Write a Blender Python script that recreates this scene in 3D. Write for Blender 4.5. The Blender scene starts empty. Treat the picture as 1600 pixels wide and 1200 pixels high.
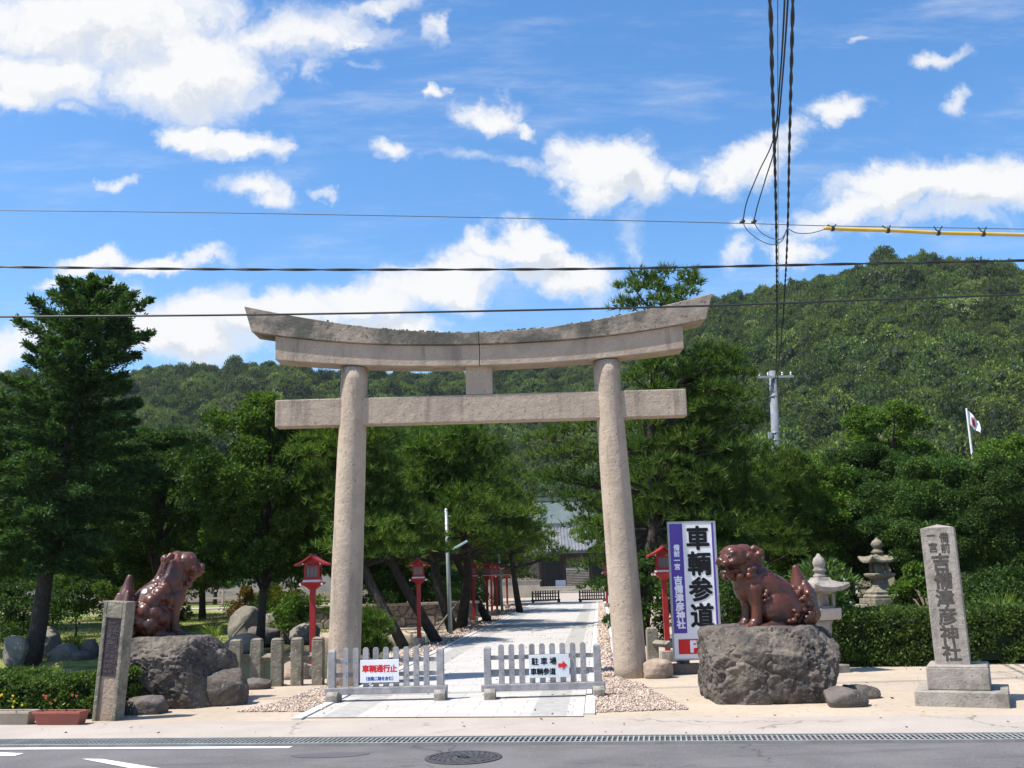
import bpy, math, random
import numpy as np
from mathutils import Vector, Matrix, noise, Euler

# ------------------------------------------------------------------ scene, camera, sky, sun
sc = bpy.context.scene
COL = sc.collection
rad = math.radians
PITCH = math.atan(297/1620.); ROLL = rad(-1.6); CAMH = 1.6; FPX = 1620.
cam_d = bpy.data.cameras.new('camera'); cam_d.sensor_width = 36; cam_d.lens = 36*FPX/1600.
cam_d.clip_start = .1; cam_d.clip_end = 4000
cam = bpy.data.objects.new('camera', cam_d); COL.objects.link(cam)
CM = Matrix.Rotation(math.pi/2+PITCH, 4, 'X') @ Matrix.Rotation(ROLL, 4, 'Z')
cam.matrix_world = Matrix.Translation((0, 0, CAMH)) @ CM
sc.camera = cam

SUN_E = rad(61); SUN_AZ = rad(70)             # azimuth from -Y (behind the camera) towards -X
to_sun = Vector((-math.sin(SUN_AZ)*math.cos(SUN_E), -math.cos(SUN_AZ)*math.cos(SUN_E), math.sin(SUN_E)))
sun_d = bpy.data.lights.new('sun', 'SUN'); sun_d.energy = 5.0; sun_d.angle = rad(.5); sun_d.color = (1, .95, .87)
sun = bpy.data.objects.new('sun', sun_d); COL.objects.link(sun)
sun.rotation_euler = to_sun.to_track_quat('Z', 'Y').to_euler()
sc.view_settings.view_transform = 'Standard'; sc.view_settings.look = 'None'
sc.view_settings.exposure = 0.65; sc.view_settings.gamma = 1
cy = sc.cycles
cy.max_bounces = 6; cy.diffuse_bounces = 3; cy.glossy_bounces = 3; cy.transmission_bounces = 3
cy.caustics_reflective = False; cy.caustics_refractive = False
cy.sample_clamp_indirect = 4

def ray(px, py):
    return (CM.to_3x3() @ Vector(((px-800)/FPX, (600-py)/FPX, -1)))
def G(px, py, z=0.):                            # the ground point seen at a photo pixel
    d = ray(px, py); t = (z-CAMH)/d.z
    return Vector((0, 0, CAMH)) + d*t
def D(px, py, Y):                               # the point at distance Y seen at a photo pixel
    d = ray(px, py); return Vector((0, 0, CAMH)) + d*(Y/d.y)

# ---- node helper
class NT:
    def __init__(s, tree): s.t = tree; s.L = tree.links.new
    def n(s, typ, ins=None, **kw):
        nd = s.t.nodes.new(typ)
        for k, v in kw.items(): setattr(nd, k, v)
        for k, v in (ins or {}).items():
            if isinstance(v, bpy.types.NodeSocket): s.L(v, nd.inputs[k])
            else: nd.inputs[k].default_value = v
        return nd
    def math(s, op, a, b=0., c=None, clamp=False):
        ins = {0: a, 1: b}
        if c is not None: ins[2] = c
        return s.n('ShaderNodeMath', ins, operation=op, use_clamp=clamp).outputs[0]
    def vmath(s, op, a, b=(0, 0, 0)):
        nd = s.n('ShaderNodeVectorMath', {0: a, 1: b}, operation=op)
        return nd.outputs['Value'] if op in ('LENGTH', 'DOT_PRODUCT', 'DISTANCE') else nd.outputs[0]
    def mix(s, f, a, b, blend='MIX'):
        nd = s.t.nodes.new('ShaderNodeMix'); nd.data_type = 'RGBA'; nd.blend_type = blend
        for i, v in ((0, f), (6, a), (7, b)):
            if isinstance(v, bpy.types.NodeSocket): s.L(v, nd.inputs[i])
            else: nd.inputs[i].default_value = v if i == 0 else (*v[:3], 1)
        return nd.outputs[2]
    def noise(s, vec, scale, detail=4, rough=.55, dist=0.):
        return s.n('ShaderNodeTexNoise', {'Vector': vec, 'Scale': scale, 'Detail': detail, 'Roughness': rough, 'Distortion': dist})
    def mrange(s, v, a, b, c=0., d=1., smooth=True):
        return s.n('ShaderNodeMapRange', {0: v, 1: a, 2: b, 3: c, 4: d},
                   interpolation_type='SMOOTHSTEP' if smooth else 'LINEAR').outputs[0]

# ---- world: Nishita sky with cumulus clouds mixed in by direction
world = bpy.data.worlds.new('World'); sc.world = world; world.use_nodes = True
W = NT(world.node_tree); world.node_tree.nodes.clear()
SKY_STRENGTH = .14
sky = W.n('ShaderNodeTexSky', sky_type='NISHITA', sun_disc=False, sun_elevation=SUN_E,
          sun_rotation=math.pi+SUN_AZ, air_density=1.0, dust_density=.8, ozone_density=3.0, altitude=0)
tc = W.n('ShaderNodeTexCoord')
sep = W.n('ShaderNodeSeparateXYZ', {0: tc.outputs['Generated']})
ysafe = W.math('MAXIMUM', W.math('ABSOLUTE', sep.outputs[1]), .05)
pu = W.math('DIVIDE', sep.outputs[0], ysafe); pv = W.math('DIVIDE', sep.outputs[2], ysafe)
P0 = W.n('ShaderNodeCombineXYZ', {0: pu, 1: pv, 2: 0.}).outputs[0]
wn = W.noise(P0, 6.5, 7, .62).outputs['Color']
warp = W.vmath('MULTIPLY', W.vmath('SUBTRACT', wn, (.5, .5, .5)), (.20, .13, 0))
P1 = W.vmath('ADD', P0, warp)
CL = [  # photo px centre, half sizes, tilt (degrees, + = right end up), weight
 (150,30,340,120,0,1), (50,130,150,85,0,1), (300,100,190,95,8,1), (470,45,170,70,12,.78), (18,170,45,40,0,.9), (610,0,120,28,5,.75),
 (110,185,50,25,0,.5), (425,130,45,40,0,.45), (545,52,30,18,15,.6), (500,100,30,40,0,.4), (690,50,45,34,-25,.55),
 (285,190,66,36,0,1.05), (370,212,105,36,-4,1.05), (445,218,45,18,0,.7), (400,285,90,32,-8,.8), (440,310,60,24,0,.65), (172,272,45,16,0,.58), (535,295,30,14,0,.42),
 (655,125,26,18,0,.62), (755,162,85,36,-14,.85), (830,190,45,18,-14,.6), (630,215,55,26,-8,.75), (770,245,190,22,-13,.36), (880,265,90,30,-20,.3),
 (950,252,95,66,0,1.15), (990,270,80,55,-10,1.1), (915,290,55,42,0,1), (1080,272,50,26,0,.75), (1170,240,95,42,12,.95), (1230,215,70,34,15,.8), (1295,172,50,34,10,.9),
 (1450,80,62,20,5,.62), (1490,142,34,24,25,.5), (1290,44,34,13,0,.5), (560,90,40,14,0,.3),
 (1400,300,150,50,0,1.15), (1530,305,120,55,0,1.15), (1300,330,100,36,10,.95), (1150,385,52,32,20,.6), (1250,375,66,30,0,.65), (1180,338,38,22,0,.55), (1600,300,90,60,0,1), (1480,350,140,30,0,.7),
 (165,395,80,26,5,1.05), (265,402,70,20,0,.95), (90,432,60,16,0,.7), (400,490,170,50,0,1.1), (560,470,130,46,6,1.05), (300,530,130,55,0,1.05),
 (205,478,85,60,0,.95), (700,442,140,44,4,1.1), (822,385,66,40,0,1.1), (880,425,85,42,-10,1.1), (750,400,90,26,8,.9), (50,525,80,42,0,.85), (600,520,110,50,0,.9),
 (985,365,40,70,20,.3)]
def cloud_density(P):
    field = None
    for (px, py, rx_, ry_, rot, w) in CL:
        d = ray(px, py); u, v = d.x/d.y, d.z/d.y
        k = 1/FPX*1.06
        mp = W.n('ShaderNodeMapping', {'Vector': P, 'Location': (u, v, 0), 'Rotation': (0, 0, rad(rot-1.6)), 'Scale': (rx_*k, ry_*k, 1)}, vector_type='TEXTURE')
        q = W.mrange(W.vmath('LENGTH', mp.outputs[0]), 0., 1.5, w+(.14 if w < .7 else 0), 0.)
        field = q if field is None else W.math('MAXIMUM', field, q)
    n2 = W.noise(P, 20., 9, .66).outputs['Fac']
    n3 = W.noise(P, 7.5, 4, .6).outputs['Fac']
    dn = W.math('ADD', field, W.math('MULTIPLY', W.math('SUBTRACT', n2, .5), .95))
    return W.math('ADD', dn, W.math('MULTIPLY', W.math('SUBTRACT', n3, .5), .40))
dens = cloud_density(P1)
dens_sun = cloud_density(W.vmath('ADD', P1, (-.012, .026, 0)))      # a step towards the sun: tells lit tops from grey bases
mask = W.mrange(dens, .18, .86)
mask = W.math('MULTIPLY', mask, W.mrange(sep.outputs[1], .1, .3))
# thin high haze streaks
stv = W.n('ShaderNodeMapping', {'Vector': P0, 'Rotation': (0, 0, rad(20)), 'Scale': (2.2, 11, 1)}).outputs[0]
streak = W.mrange(W.noise(stv, 1.3, 8, .68).outputs['Fac'], .48, .8, 0, .42)
mask2 = W.math('MAXIMUM', mask, W.math('MULTIPLY', streak, W.mrange(sep.outputs[1], .1, .3)))
relief = W.math('SUBTRACT', dens, dens_sun)
shade = W.mrange(relief, .10, -.34)
shade = W.math('MULTIPLY', shade, W.mrange(dens, .40, .95))
ccol = W.mix(shade, (1.0, 1.0, 1.0), (.66, .72, .81))
hs = W.n('ShaderNodeHueSaturation', {'Hue': .5, 'Saturation': 1.27, 'Value': 1.0, 'Fac': 1.0, 'Color': sky.outputs[0]})
bg1 = W.n('ShaderNodeBackground', {'Color': hs.outputs[0], 'Strength': SKY_STRENGTH})
bg2 = W.n('ShaderNodeBackground', {'Color': ccol, 'Strength': .62})
mx = W.n('ShaderNodeMixShader', {0: mask2, 1: bg1.outputs[0], 2: bg2.outputs[0]})
wo = W.n('ShaderNodeOutputWorld', {'Surface': mx.outputs[0]})
world.cycles.sampling_method = 'MANUAL'; world.cycles.sample_map_resolution = 512

# ------------------------------------------------------------------ object helpers
def tag(o, label=None, cat=None, group=None, kind=None):
    for k, v in (('label', label), ('category', cat), ('group', group), ('kind', kind)):
        if v: o[k] = v
    return o
def empty(name, loc=(0, 0, 0), rz=0., label=None, cat=None, group=None, rot=None):
    o = bpy.data.objects.new(name, None); COL.objects.link(o); o.empty_display_size = .1
    o.location = loc; o.rotation_euler = rot or (0, 0, rz)
    return tag(o, label, cat, group)
def link(name, me, m=None, parent=None, loc=None, rot=None, smooth=False, bevel=0.):
    if m is not None and not me.materials: me.materials.append(m)
    o = bpy.data.objects.new(name, me); COL.objects.link(o)
    if parent: o.parent = parent
    if loc is not None: o.location = loc
    if rot is not None: o.rotation_euler = rot
    if smooth: me.polygons.foreach_set('use_smooth', [True]*len(me.polygons))
    if bevel:
        b = o.modifiers.new('bevel', 'BEVEL'); b.width = bevel; b.segments = 2; b.limit_method = 'ANGLE'
    return o
def copy_tree(o, parent=None, loc=None, rz=None):
    c = o.copy(); COL.objects.link(c)
    if parent: c.parent = parent
    if loc is not None: c.location = loc
    if rz is not None: c.rotation_euler = (0, 0, rz)
    for ch in list(o.children): copy_tree(ch, c)
    return c

class MB:
    def __init__(s): s.v = []; s.f = []; s.mi = []
    def add(s, vs, fs, M=None, mi=0):
        b = len(s.v)
        s.v += [tuple(M @ Vector(v)) if M is not None else tuple(v) for v in vs]
        s.f += [tuple(b+i for i in f) for f in fs]; s.mi += [mi]*len(fs); return s
    def box(s, c, d, M=None, taper=1., mi=0):
        x, y, z = (k/2 for k in d); cx, cyy, cz = c; t = taper
        vs = [(cx-x, cyy-y, cz-z), (cx+x, cyy-y, cz-z), (cx+x, cyy+y, cz-z), (cx-x, cyy+y, cz-z),
              (cx-x*t, cyy-y*t, cz+z), (cx+x*t, cyy-y*t, cz+z), (cx+x*t, cyy+y*t, cz+z), (cx-x*t, cyy+y*t, cz+z)]
        return s.add(vs, [(3, 2, 1, 0), (4, 5, 6, 7), (0, 1, 5, 4), (1, 2, 6, 5), (2, 3, 7, 6), (3, 0, 4, 7)], M, mi)
    def tube(s, pts, rs, n=8, cap=True, M=None, mi=0):
        pts = [Vector(p) for p in pts]
        if not hasattr(rs, '__len__'): rs = [rs]*len(pts)
        vs = []; fs = []; prev = None
        for i, p in enumerate(pts):
            d = (pts[min(i+1, len(pts)-1)]-pts[max(i-1, 0)]).normalized()
            a = prev if prev is not None else (Vector((1, 0, 0)) if abs(d.x) < .8 else Vector((0, 1, 0)))
            x = (a - d*a.dot(d)).normalized(); y = d.cross(x); prev = x
            for k in range(n):
                t = 2*math.pi*k/n; vs.append(p + (x*math.cos(t)+y*math.sin(t))*rs[i])
        for i in range(len(pts)-1):
            for k in range(n):
                a, b = i*n+k, i*n+(k+1) % n; fs.append((a, b, b+n, a+n))
        if cap: fs.append(tuple(range(n))[::-1]); fs.append(tuple((len(pts)-1)*n+k for k in range(n)))
        return s.add(vs, fs, M, mi)
    def lathe(s, prof, n=24, M=None, sq=False, mi=0):      # profile of (r, z)
        vs = []; fs = []
        for r, z in prof:
            for k in range(n):
                t = 2*math.pi*(k+.5*(n == 4))/n; q = r*(math.sqrt(2) if n == 4 else 1)
                vs.append((q*math.cos(t), q*math.sin(t), z))
        for i in range(len(prof)-1):
            for k in range(n):
                a, b = i*n+k, i*n+(k+1) % n; fs.append((a, b, b+n, a+n))
        fs.append(tuple(range(n))[::-1]); fs.append(tuple((len(prof)-1)*n+k for k in range(n)))
        return s.add(vs, fs, M, mi)
    def prism(s, poly, y0, y1, M=None, mi=0):               # polygon in XZ, extruded along Y
        n = len(poly)
        vs = [(x, y0, z) for x, z in poly]+[(x, y1, z) for x, z in poly]
        fs = [tuple(range(n)), tuple(range(2*n-1, n-1, -1))]+[(i, i+n, (i+1) % n+n, (i+1) % n) for i in range(n)]
        return s.add(vs, fs, M, mi)
    def sheet(s, poly, z):
        return s.add([(p[0], p[1], z) for p in poly], [tuple(range(len(poly)))])
    def ell(s, c, r, M=None, nu=14, nv=9, rot=None, mi=0):
        vs = []; fs = []; R = Euler(rot).to_matrix() if rot else None
        for j in range(nv+1):
            ph = math.pi*j/nv
            for i in range(nu):
                th = 2*math.pi*i/nu
                q = Vector((r[0]*math.sin(ph)*math.cos(th), r[1]*math.sin(ph)*math.sin(th), r[2]*math.cos(ph)))
                if R: q = R @ q
                vs.append(Vector(c)+q)
        for j in range(nv):
            for i in range(nu):
                fs.append((j*nu+i, (j+1)*nu+i, (j+1)*nu+(i+1) % nu, j*nu+(i+1) % nu))
        return s.add(vs, fs, M, mi)
    def mesh(s, name):
        me = bpy.data.meshes.new(name); me.from_pydata(s.v, [], s.f)
        if any(s.mi): me.polygons.foreach_set('material_index', s.mi)
        me.update(); return me
    def build(s, name, m, parent=None, **kw): return link(name, s.mesh(name), m, parent, **kw)

def np_mesh(name, V, Fq):
    V = np.asarray(V, np.float32); Fq = np.asarray(Fq, np.int32); k = Fq.shape[1]
    me = bpy.data.meshes.new(name); me.vertices.add(len(V)); me.vertices.foreach_set('co', V.ravel())
    me.loops.add(Fq.size); me.loops.foreach_set('vertex_index', Fq.ravel())
    me.polygons.add(len(Fq)); me.polygons.foreach_set('loop_start', np.arange(0, Fq.size, k, dtype=np.int32))
    me.polygons.foreach_set('loop_total', np.full(len(Fq), k, np.int32))
    me.update(calc_edges=True); me.validate(); return me

def text_mesh(s, size, bold=0., ext=.0015, align='CENTER', sx=1.):
    cu = bpy.data.curves.new('lettering', 'FONT'); cu.body = s; cu.size = size; cu.align_x = align; cu.align_y = 'CENTER'
    cu.extrude = ext; cu.offset = bold; cu.resolution_u = 3; cu.fill_mode = 'BOTH'
    o = bpy.data.objects.new('lettering', cu); COL.objects.link(o)
    dg = bpy.context.evaluated_depsgraph_get(); dg.update()
    me = bpy.data.meshes.new_from_object(o.evaluated_get(dg)); bpy.data.objects.remove(o)
    v = np.array([q.co[:] for q in me.vertices])
    c = (v.min(0)+v.max(0))/2
    for q in me.vertices: q.co = ((q.co.x-c[0])*sx, q.co.y-c[1], q.co.z-c[2])
    me.materials.clear(); return me
def text_on(chars, name, m, parent, loc=(0, 0, 0)):
    """one lettering mesh from (char, x, z, size, bold, sx) cells standing in the local XZ plane, facing -Y"""
    mb = MB()
    for ch, x, z, size, bold, sx in chars:
        me = text_mesh(ch, size, 0., sx=sx); fs = [tuple(p.vertices) for p in me.polygons]
        for k in range(9 if bold else 1):           # heavier strokes: slightly shifted layers, each a hair deeper
            t = k*math.pi/4; bx, bz = (bold*math.cos(t), bold*math.sin(t)) if k else (0, 0)
            mb.add([(x+v.co.x+bx, -v.co.z+.0002*k, z+v.co.y+bz) for v in me.vertices], fs)
    return mb.build(name, m, parent, loc=loc)

# ------------------------------------------------------------------ materials
MATS = {}
def mat(name, c1, c2=None, scale=3., rough=.75, bump=0., bscale=40., spots=None, spot_scale=60., spot_at=(.62, .68),
        stain=None, stain_scale=1.2, stain_at=(.5, .7), metal=0., spec=.4, coat=0., detail=6, zstretch=1., island=0., sdetail=4, drip=None):
    m = bpy.data.materials.new(name); m.use_nodes = True; N = NT(m.node_tree); m.node_tree.nodes.clear()
    tco = N.n('ShaderNodeTexCoord').outputs['Object']
    if zstretch != 1.:
        tcs = N.n('ShaderNodeMapping', {'Vector': tco, 'Scale': (1, 1, zstretch)}).outputs[0]
    else: tcs = tco
    c2 = c2 or tuple(k*.7 for k in c1)
    f = N.mrange(N.noise(tco, scale, detail, .6).outputs['Fac'], .32, .68)
    col = N.mix(f, c1, c2)
    if stain:
        g = N.mrange(N.noise(tcs, stain_scale, 7, .65).outputs['Fac'], *stain_at)
        col = N.mix(g, col, stain)
    if spots:
        g = N.mrange(N.noise(tco, spot_scale, sdetail, .6).outputs['Fac'], *spot_at)
        col = N.mix(g, col, spots)
    if drip:
        dv = N.n('ShaderNodeMapping', {'Vector': tco, 'Scale': (1, 1, .10)}).outputs[0]
        g = N.mrange(N.noise(dv, 5., 6, .62).outputs['Fac'], .53, .72, 0, .85)
        col = N.mix(g, col, drip)
    if island:
        rp = N.n('ShaderNodeNewGeometry').outputs['Random Per Island']
        col = N.mix(1., col, N.n('ShaderNodeCombineColor', {0: N.mrange(rp, 0, 1, 1-island, 1+island), 1: N.mrange(rp, 0, 1, 1-island, 1+island*.9), 2: N.mrange(rp, 0, 1, 1-island, 1+island*.8)}).outputs[0], 'MULTIPLY')
    b = N.n('ShaderNodeBsdfPrincipled', {'Base Color': col, 'Roughness': rough, 'Metallic': metal, 'Specular IOR Level': spec, 'Coat Weight': coat, 'Coat Roughness': .12})
    if bump:
        h = N.math('ADD', N.noise(tco, bscale, 5, .6).outputs['Fac'], N.math('MULTIPLY', N.noise(tco, bscale*.2, 4, .6).outputs['Fac'], 2.))
        bp = N.n('ShaderNodeBump', {'Strength': bump, 'Distance': .02, 'Height': h})
        N.L(bp.outputs[0], b.inputs['Normal'])
    N.n('ShaderNodeOutputMaterial', {'Surface': b.outputs[0]})
    MATS[name] = m; return m

def leaf_mat(name, c1, c2, c3=None, trans=.35, inst=.25, isl=.45, clump=.8, rough=.7, pale=None, by_tree=False):
    """leaves: hue varies per leaf, per clump of the crown and per copied tree; light passes through"""
    m = bpy.data.materials.new(name); m.use_nodes = True; N = NT(m.node_tree); m.node_tree.nodes.clear()
    tco = N.n('ShaderNodeTexCoord').outputs['Object']
    oi = N.n('ShaderNodeObjectInfo').outputs['Random']
    rp = N.n('ShaderNodeNewGeometry').outputs['Random Per Island']
    f = N.mrange(N.noise(tco, clump, 3, .6).outputs['Fac'], .35, .65)
    if by_tree: f = N.math('ADD', N.math('MULTIPLY', f, .3), N.math('MULTIPLY', N.math('FRACT', N.math('MULTIPLY', oi, 13.7)), .8))
    col = N.mix(f, c1, c2)
    if c3: col = N.mix(N.mrange(rp, .8, .98), col, c3)
    if pale: col = N.mix(N.math('MULTIPLY', N.mrange(oi, .93, .96), N.mrange(rp, .35, .75)), col, pale); oi = N.math('FRACT', N.math('MULTIPLY', oi, 7.31))
    k = N.math('MULTIPLY', N.mrange(rp, 0, 1, 1-isl, 1+isl, False), N.mrange(oi, 0, 1, 1-inst, 1+inst, False))
    kk = N.n('ShaderNodeCombineColor', {0: k, 1: k, 2: k}).outputs[0]
    col = N.mix(1., col, kk, 'MULTIPLY')
    a = N.n('ShaderNodeBsdfPrincipled', {'Base Color': col, 'Roughness': rough, 'Specular IOR Level': .14})
    tcol = N.mix(1., col, (1.3, 1.5, .5), 'MULTIPLY')
    t = N.n('ShaderNodeBsdfTranslucent', {'Color': tcol})
    mxs = N.n('ShaderNodeMixShader', {0: trans, 1: a.outputs[0], 2: t.outputs[0]})
    N.n('ShaderNodeOutputMaterial', {'Surface': mxs.outputs[0]})
    MATS[name] = m; return m

granite = mat('pink_granite', (.455, .362, .275), (.385, .305, .232), 3.5, .88, .42, 55, spots=(.16, .135, .115), spot_scale=26, spot_at=(.60, .72), stain=(.27, .215, .17), stain_scale=1.3, stain_at=(.52, .72), zstretch=.3, sdetail=3, drip=(.20, .16, .13))
granite_top = mat('weathered_granite', (.37, .30, .235), (.27, .225, .18), 3.5, .9, .5, 50, spots=(.10, .09, .075), spot_scale=16, spot_at=(.54, .72), stain=(.105, .10, .08), stain_scale=1.1, stain_at=(.45, .62))
grey_stone = mat('grey_granite', (.335, .295, .255), (.25, .22, .19), 5, .85, .4, 60, spots=(.14, .13, .11), spot_scale=34, spot_at=(.6, .68), stain=(.13, .115, .09), stain_scale=2.4, stain_at=(.50, .72), drip=(.13, .115, .095))
mossy_stone = mat('mossy_granite', (.255, .225, .17), (.165, .15, .115), 6, .9, .7, 35, spots=(.46, .43, .36), spot_scale=25, spot_at=(.62, .7), stain=(.10, .10, .065), stain_scale=3, stain_at=(.5, .7))
boulder_m = mat('dark_boulder', (.115, .093, .075), (.045, .038, .033), 3.6, .8, 1., 26, spots=(.30, .285, .255), spot_scale=34, spot_at=(.58, .72), stain=(.165, .135, .105), stain_scale=2.4, stain_at=(.5, .68), sdetail=7)
rock_m = mat('pond_rock', (.235, .205, .165), (.13, .115, .095), 2.2, .85, .9, 14, spots=(.33, .30, .25), spot_scale=14, spot_at=(.55, .75), stain=(.09, .085, .075), stain_scale=1.6, stain_at=(.52, .7))
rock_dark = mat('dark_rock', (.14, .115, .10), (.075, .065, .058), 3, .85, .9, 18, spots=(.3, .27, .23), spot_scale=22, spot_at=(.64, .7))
rock_tan = mat('tan_rock', (.36, .27, .20), (.20, .15, .12), 3, .85, .8, 18)
bizen = mat('bizen_glaze', (.115, .031, .016), (.062, .023, .016), 4.5, .38, .25, 22, spots=(.030, .018, .016), spot_scale=7, spot_at=(.52, .72), stain=(.12, .065, .035), stain_scale=3.5, stain_at=(.60, .78), spec=.42, coat=.08)
wood_grey = mat('weathered_wood', (.34, .325, .325), (.24, .23, .23), 7, .8, .25, 50, stain=(.17, .155, .15), stain_scale=5, stain_at=(.55, .75), zstretch=.2)
wood_dark = mat('dark_timber', (.05, .04, .033), (.03, .025, .02), 5, .8, .2, 40)
red_paint = mat('vermilion_paint', (.36, .017, .018), (.25, .013, .014), 5, .5, .06, 40, stain=(.24, .02, .02), stain_scale=3, stain_at=(.58, .75))
white_paint = mat('white_paint', (.76, .75, .74), (.66, .65, .64), 4, .5)
panel_white = mat('sign_white', (.78, .77, .77), (.71, .70, .70), 2, .4, stain=(.60, .575, .53), stain_scale=2.5, stain_at=(.58, .8))
panel_pale = mat('pale_sign_white', (.66, .69, .70), (.60, .63, .65), 4, .4)
violet = mat('violet_vinyl', (.095, .050, .33), (.085, .045, .29), 3, .4)
ink = mat('black_vinyl', (.008, .008, .010), (.012, .012, .014), 8, .65, spec=.2)
red_vinyl = mat('red_vinyl', (.62, .018, .022), (.55, .016, .02), 3, .4)
blue_vinyl = mat('blue_vinyl', (.03, .10, .36), (.03, .09, .32), 3, .4)
white_vinyl = mat('white_vinyl', (.84, .83, .86), (.8, .79, .82), 3, .4)
engraved = mat('engraved_ink', (.050, .043, .038), (.09, .078, .068), 20, .9)
bronze = mat('dark_bronze', (.075, .052, .052), (.045, .036, .04), 12, .5, .4, 60, metal=.3)
steel = mat('galvanised_steel', (.36, .38, .385), (.29, .31, .315), 6, .45, .05, 30, metal=.25)
steel_dark = mat('grating_steel', (.30, .315, .305), (.21, .225, .215), 6, .65)
iron = mat('cast_iron', (.075, .070, .072), (.050, .047, .049), 9, .6, .2, 80, metal=.2)
dark_pit = mat('dark_trench', (.02, .02, .02), (.03, .03, .03), 8, .9)  # near-black fill: the shade of hollows painted on flat pieces
lamp_plastic = mat('teal_plastic', (.42, .60, .58), (.36, .52, .50), 4, .35)
pane_m = mat('grey_pane', (.17, .165, .165), (.13, .125, .125), 6, .4)
concrete_pole = mat('pole_concrete', (.20, .215, .24), (.15, .16, .18), 4, .8, .2, 40)
cable_m = mat('black_cable', (.018, .020, .024), (.03, .032, .036), 5, .45)
thin_cable = mat('grey_cable', (.10, .12, .15), (.08, .10, .12), 5, .5)
yellow_guard = mat('yellow_guard', (.66, .44, .07), (.56, .37, .06), 3, .4)
bark = mat('tree_bark', (.055, .043, .034), (.028, .022, .018), 8, .9, .9, 26, zstretch=.3)
bark_pale = mat('pale_bark', (.17, .15, .12), (.09, .08, .065), 8, .9, .6, 26)
terracotta = mat('terracotta_plastic', (.34, .10, .07), (.27, .08, .06), 5, .6)
beige_plastic = mat('beige_plastic', (.42, .34, .27), (.34, .28, .22), 5, .6)
soil = mat('potting_soil', (.07, .05, .035), (.04, .03, .022), 18, .95)
flag_m = mat('flag_cloth', (.78, .77, .78), (.70, .69, .72), 5, .8)
flag_red = mat('flag_red', (.42, .02, .05), (.36, .02, .04), 5, .8)
tile_m = mat('roof_tile', (.21, .215, .225), (.13, .135, .145), 2, .5, .1, 20)
copper_m = mat('copper_roof', (.125, .155, .155), (.10, .125, .125), .6, .85, spec=.15)
plaster = mat('cream_plaster', (.62, .56, .46), (.54, .48, .40), 2, .9)
gate_wood = mat('gate_wood', (.055, .045, .038), (.035, .03, .026), 2, .8)
stair_stone = mat('stair_stone', (.40, .36, .30), (.30, .27, .22), 1.5, .9)
def wall_stone_mat():
    m = bpy.data.materials.new('rubble_wall'); m.use_nodes = True; N = NT(m.node_tree); m.node_tree.nodes.clear()
    tco = N.n('ShaderNodeTexCoord').outputs['Object']
    vo = N.n('ShaderNodeTexVoronoi', {'Vector': tco, 'Scale': 3.2})
    ve = N.n('ShaderNodeTexVoronoi', {'Vector': tco, 'Scale': 3.2}, feature='DISTANCE_TO_EDGE')
    gsep = N.n('ShaderNodeSeparateColor', {0: vo.outputs['Color']})
    c = N.mix(gsep.outputs[0], (.40, .31, .25), (.26, .23, .20))
    c = N.mix(N.mrange(N.noise(tco, 9, 5).outputs['Fac'], .5, .7), c, (.15, .14, .10))
    c = N.mix(N.mrange(ve.outputs['Distance'], .0, .06), (.07, .06, .05), c)
    bp = N.n('ShaderNodeBump', {'Strength': .8, 'Distance': .05, 'Height': N.mrange(ve.outputs['Distance'], 0, .12)})
    b = N.n('ShaderNodeBsdfPrincipled', {'Base Color': c, 'Roughness': .9, 'Normal': bp.outputs[0]})
    N.n('ShaderNodeOutputMaterial', {'Surface': b.outputs[0]}); return m
rubble = wall_stone_mat()

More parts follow.
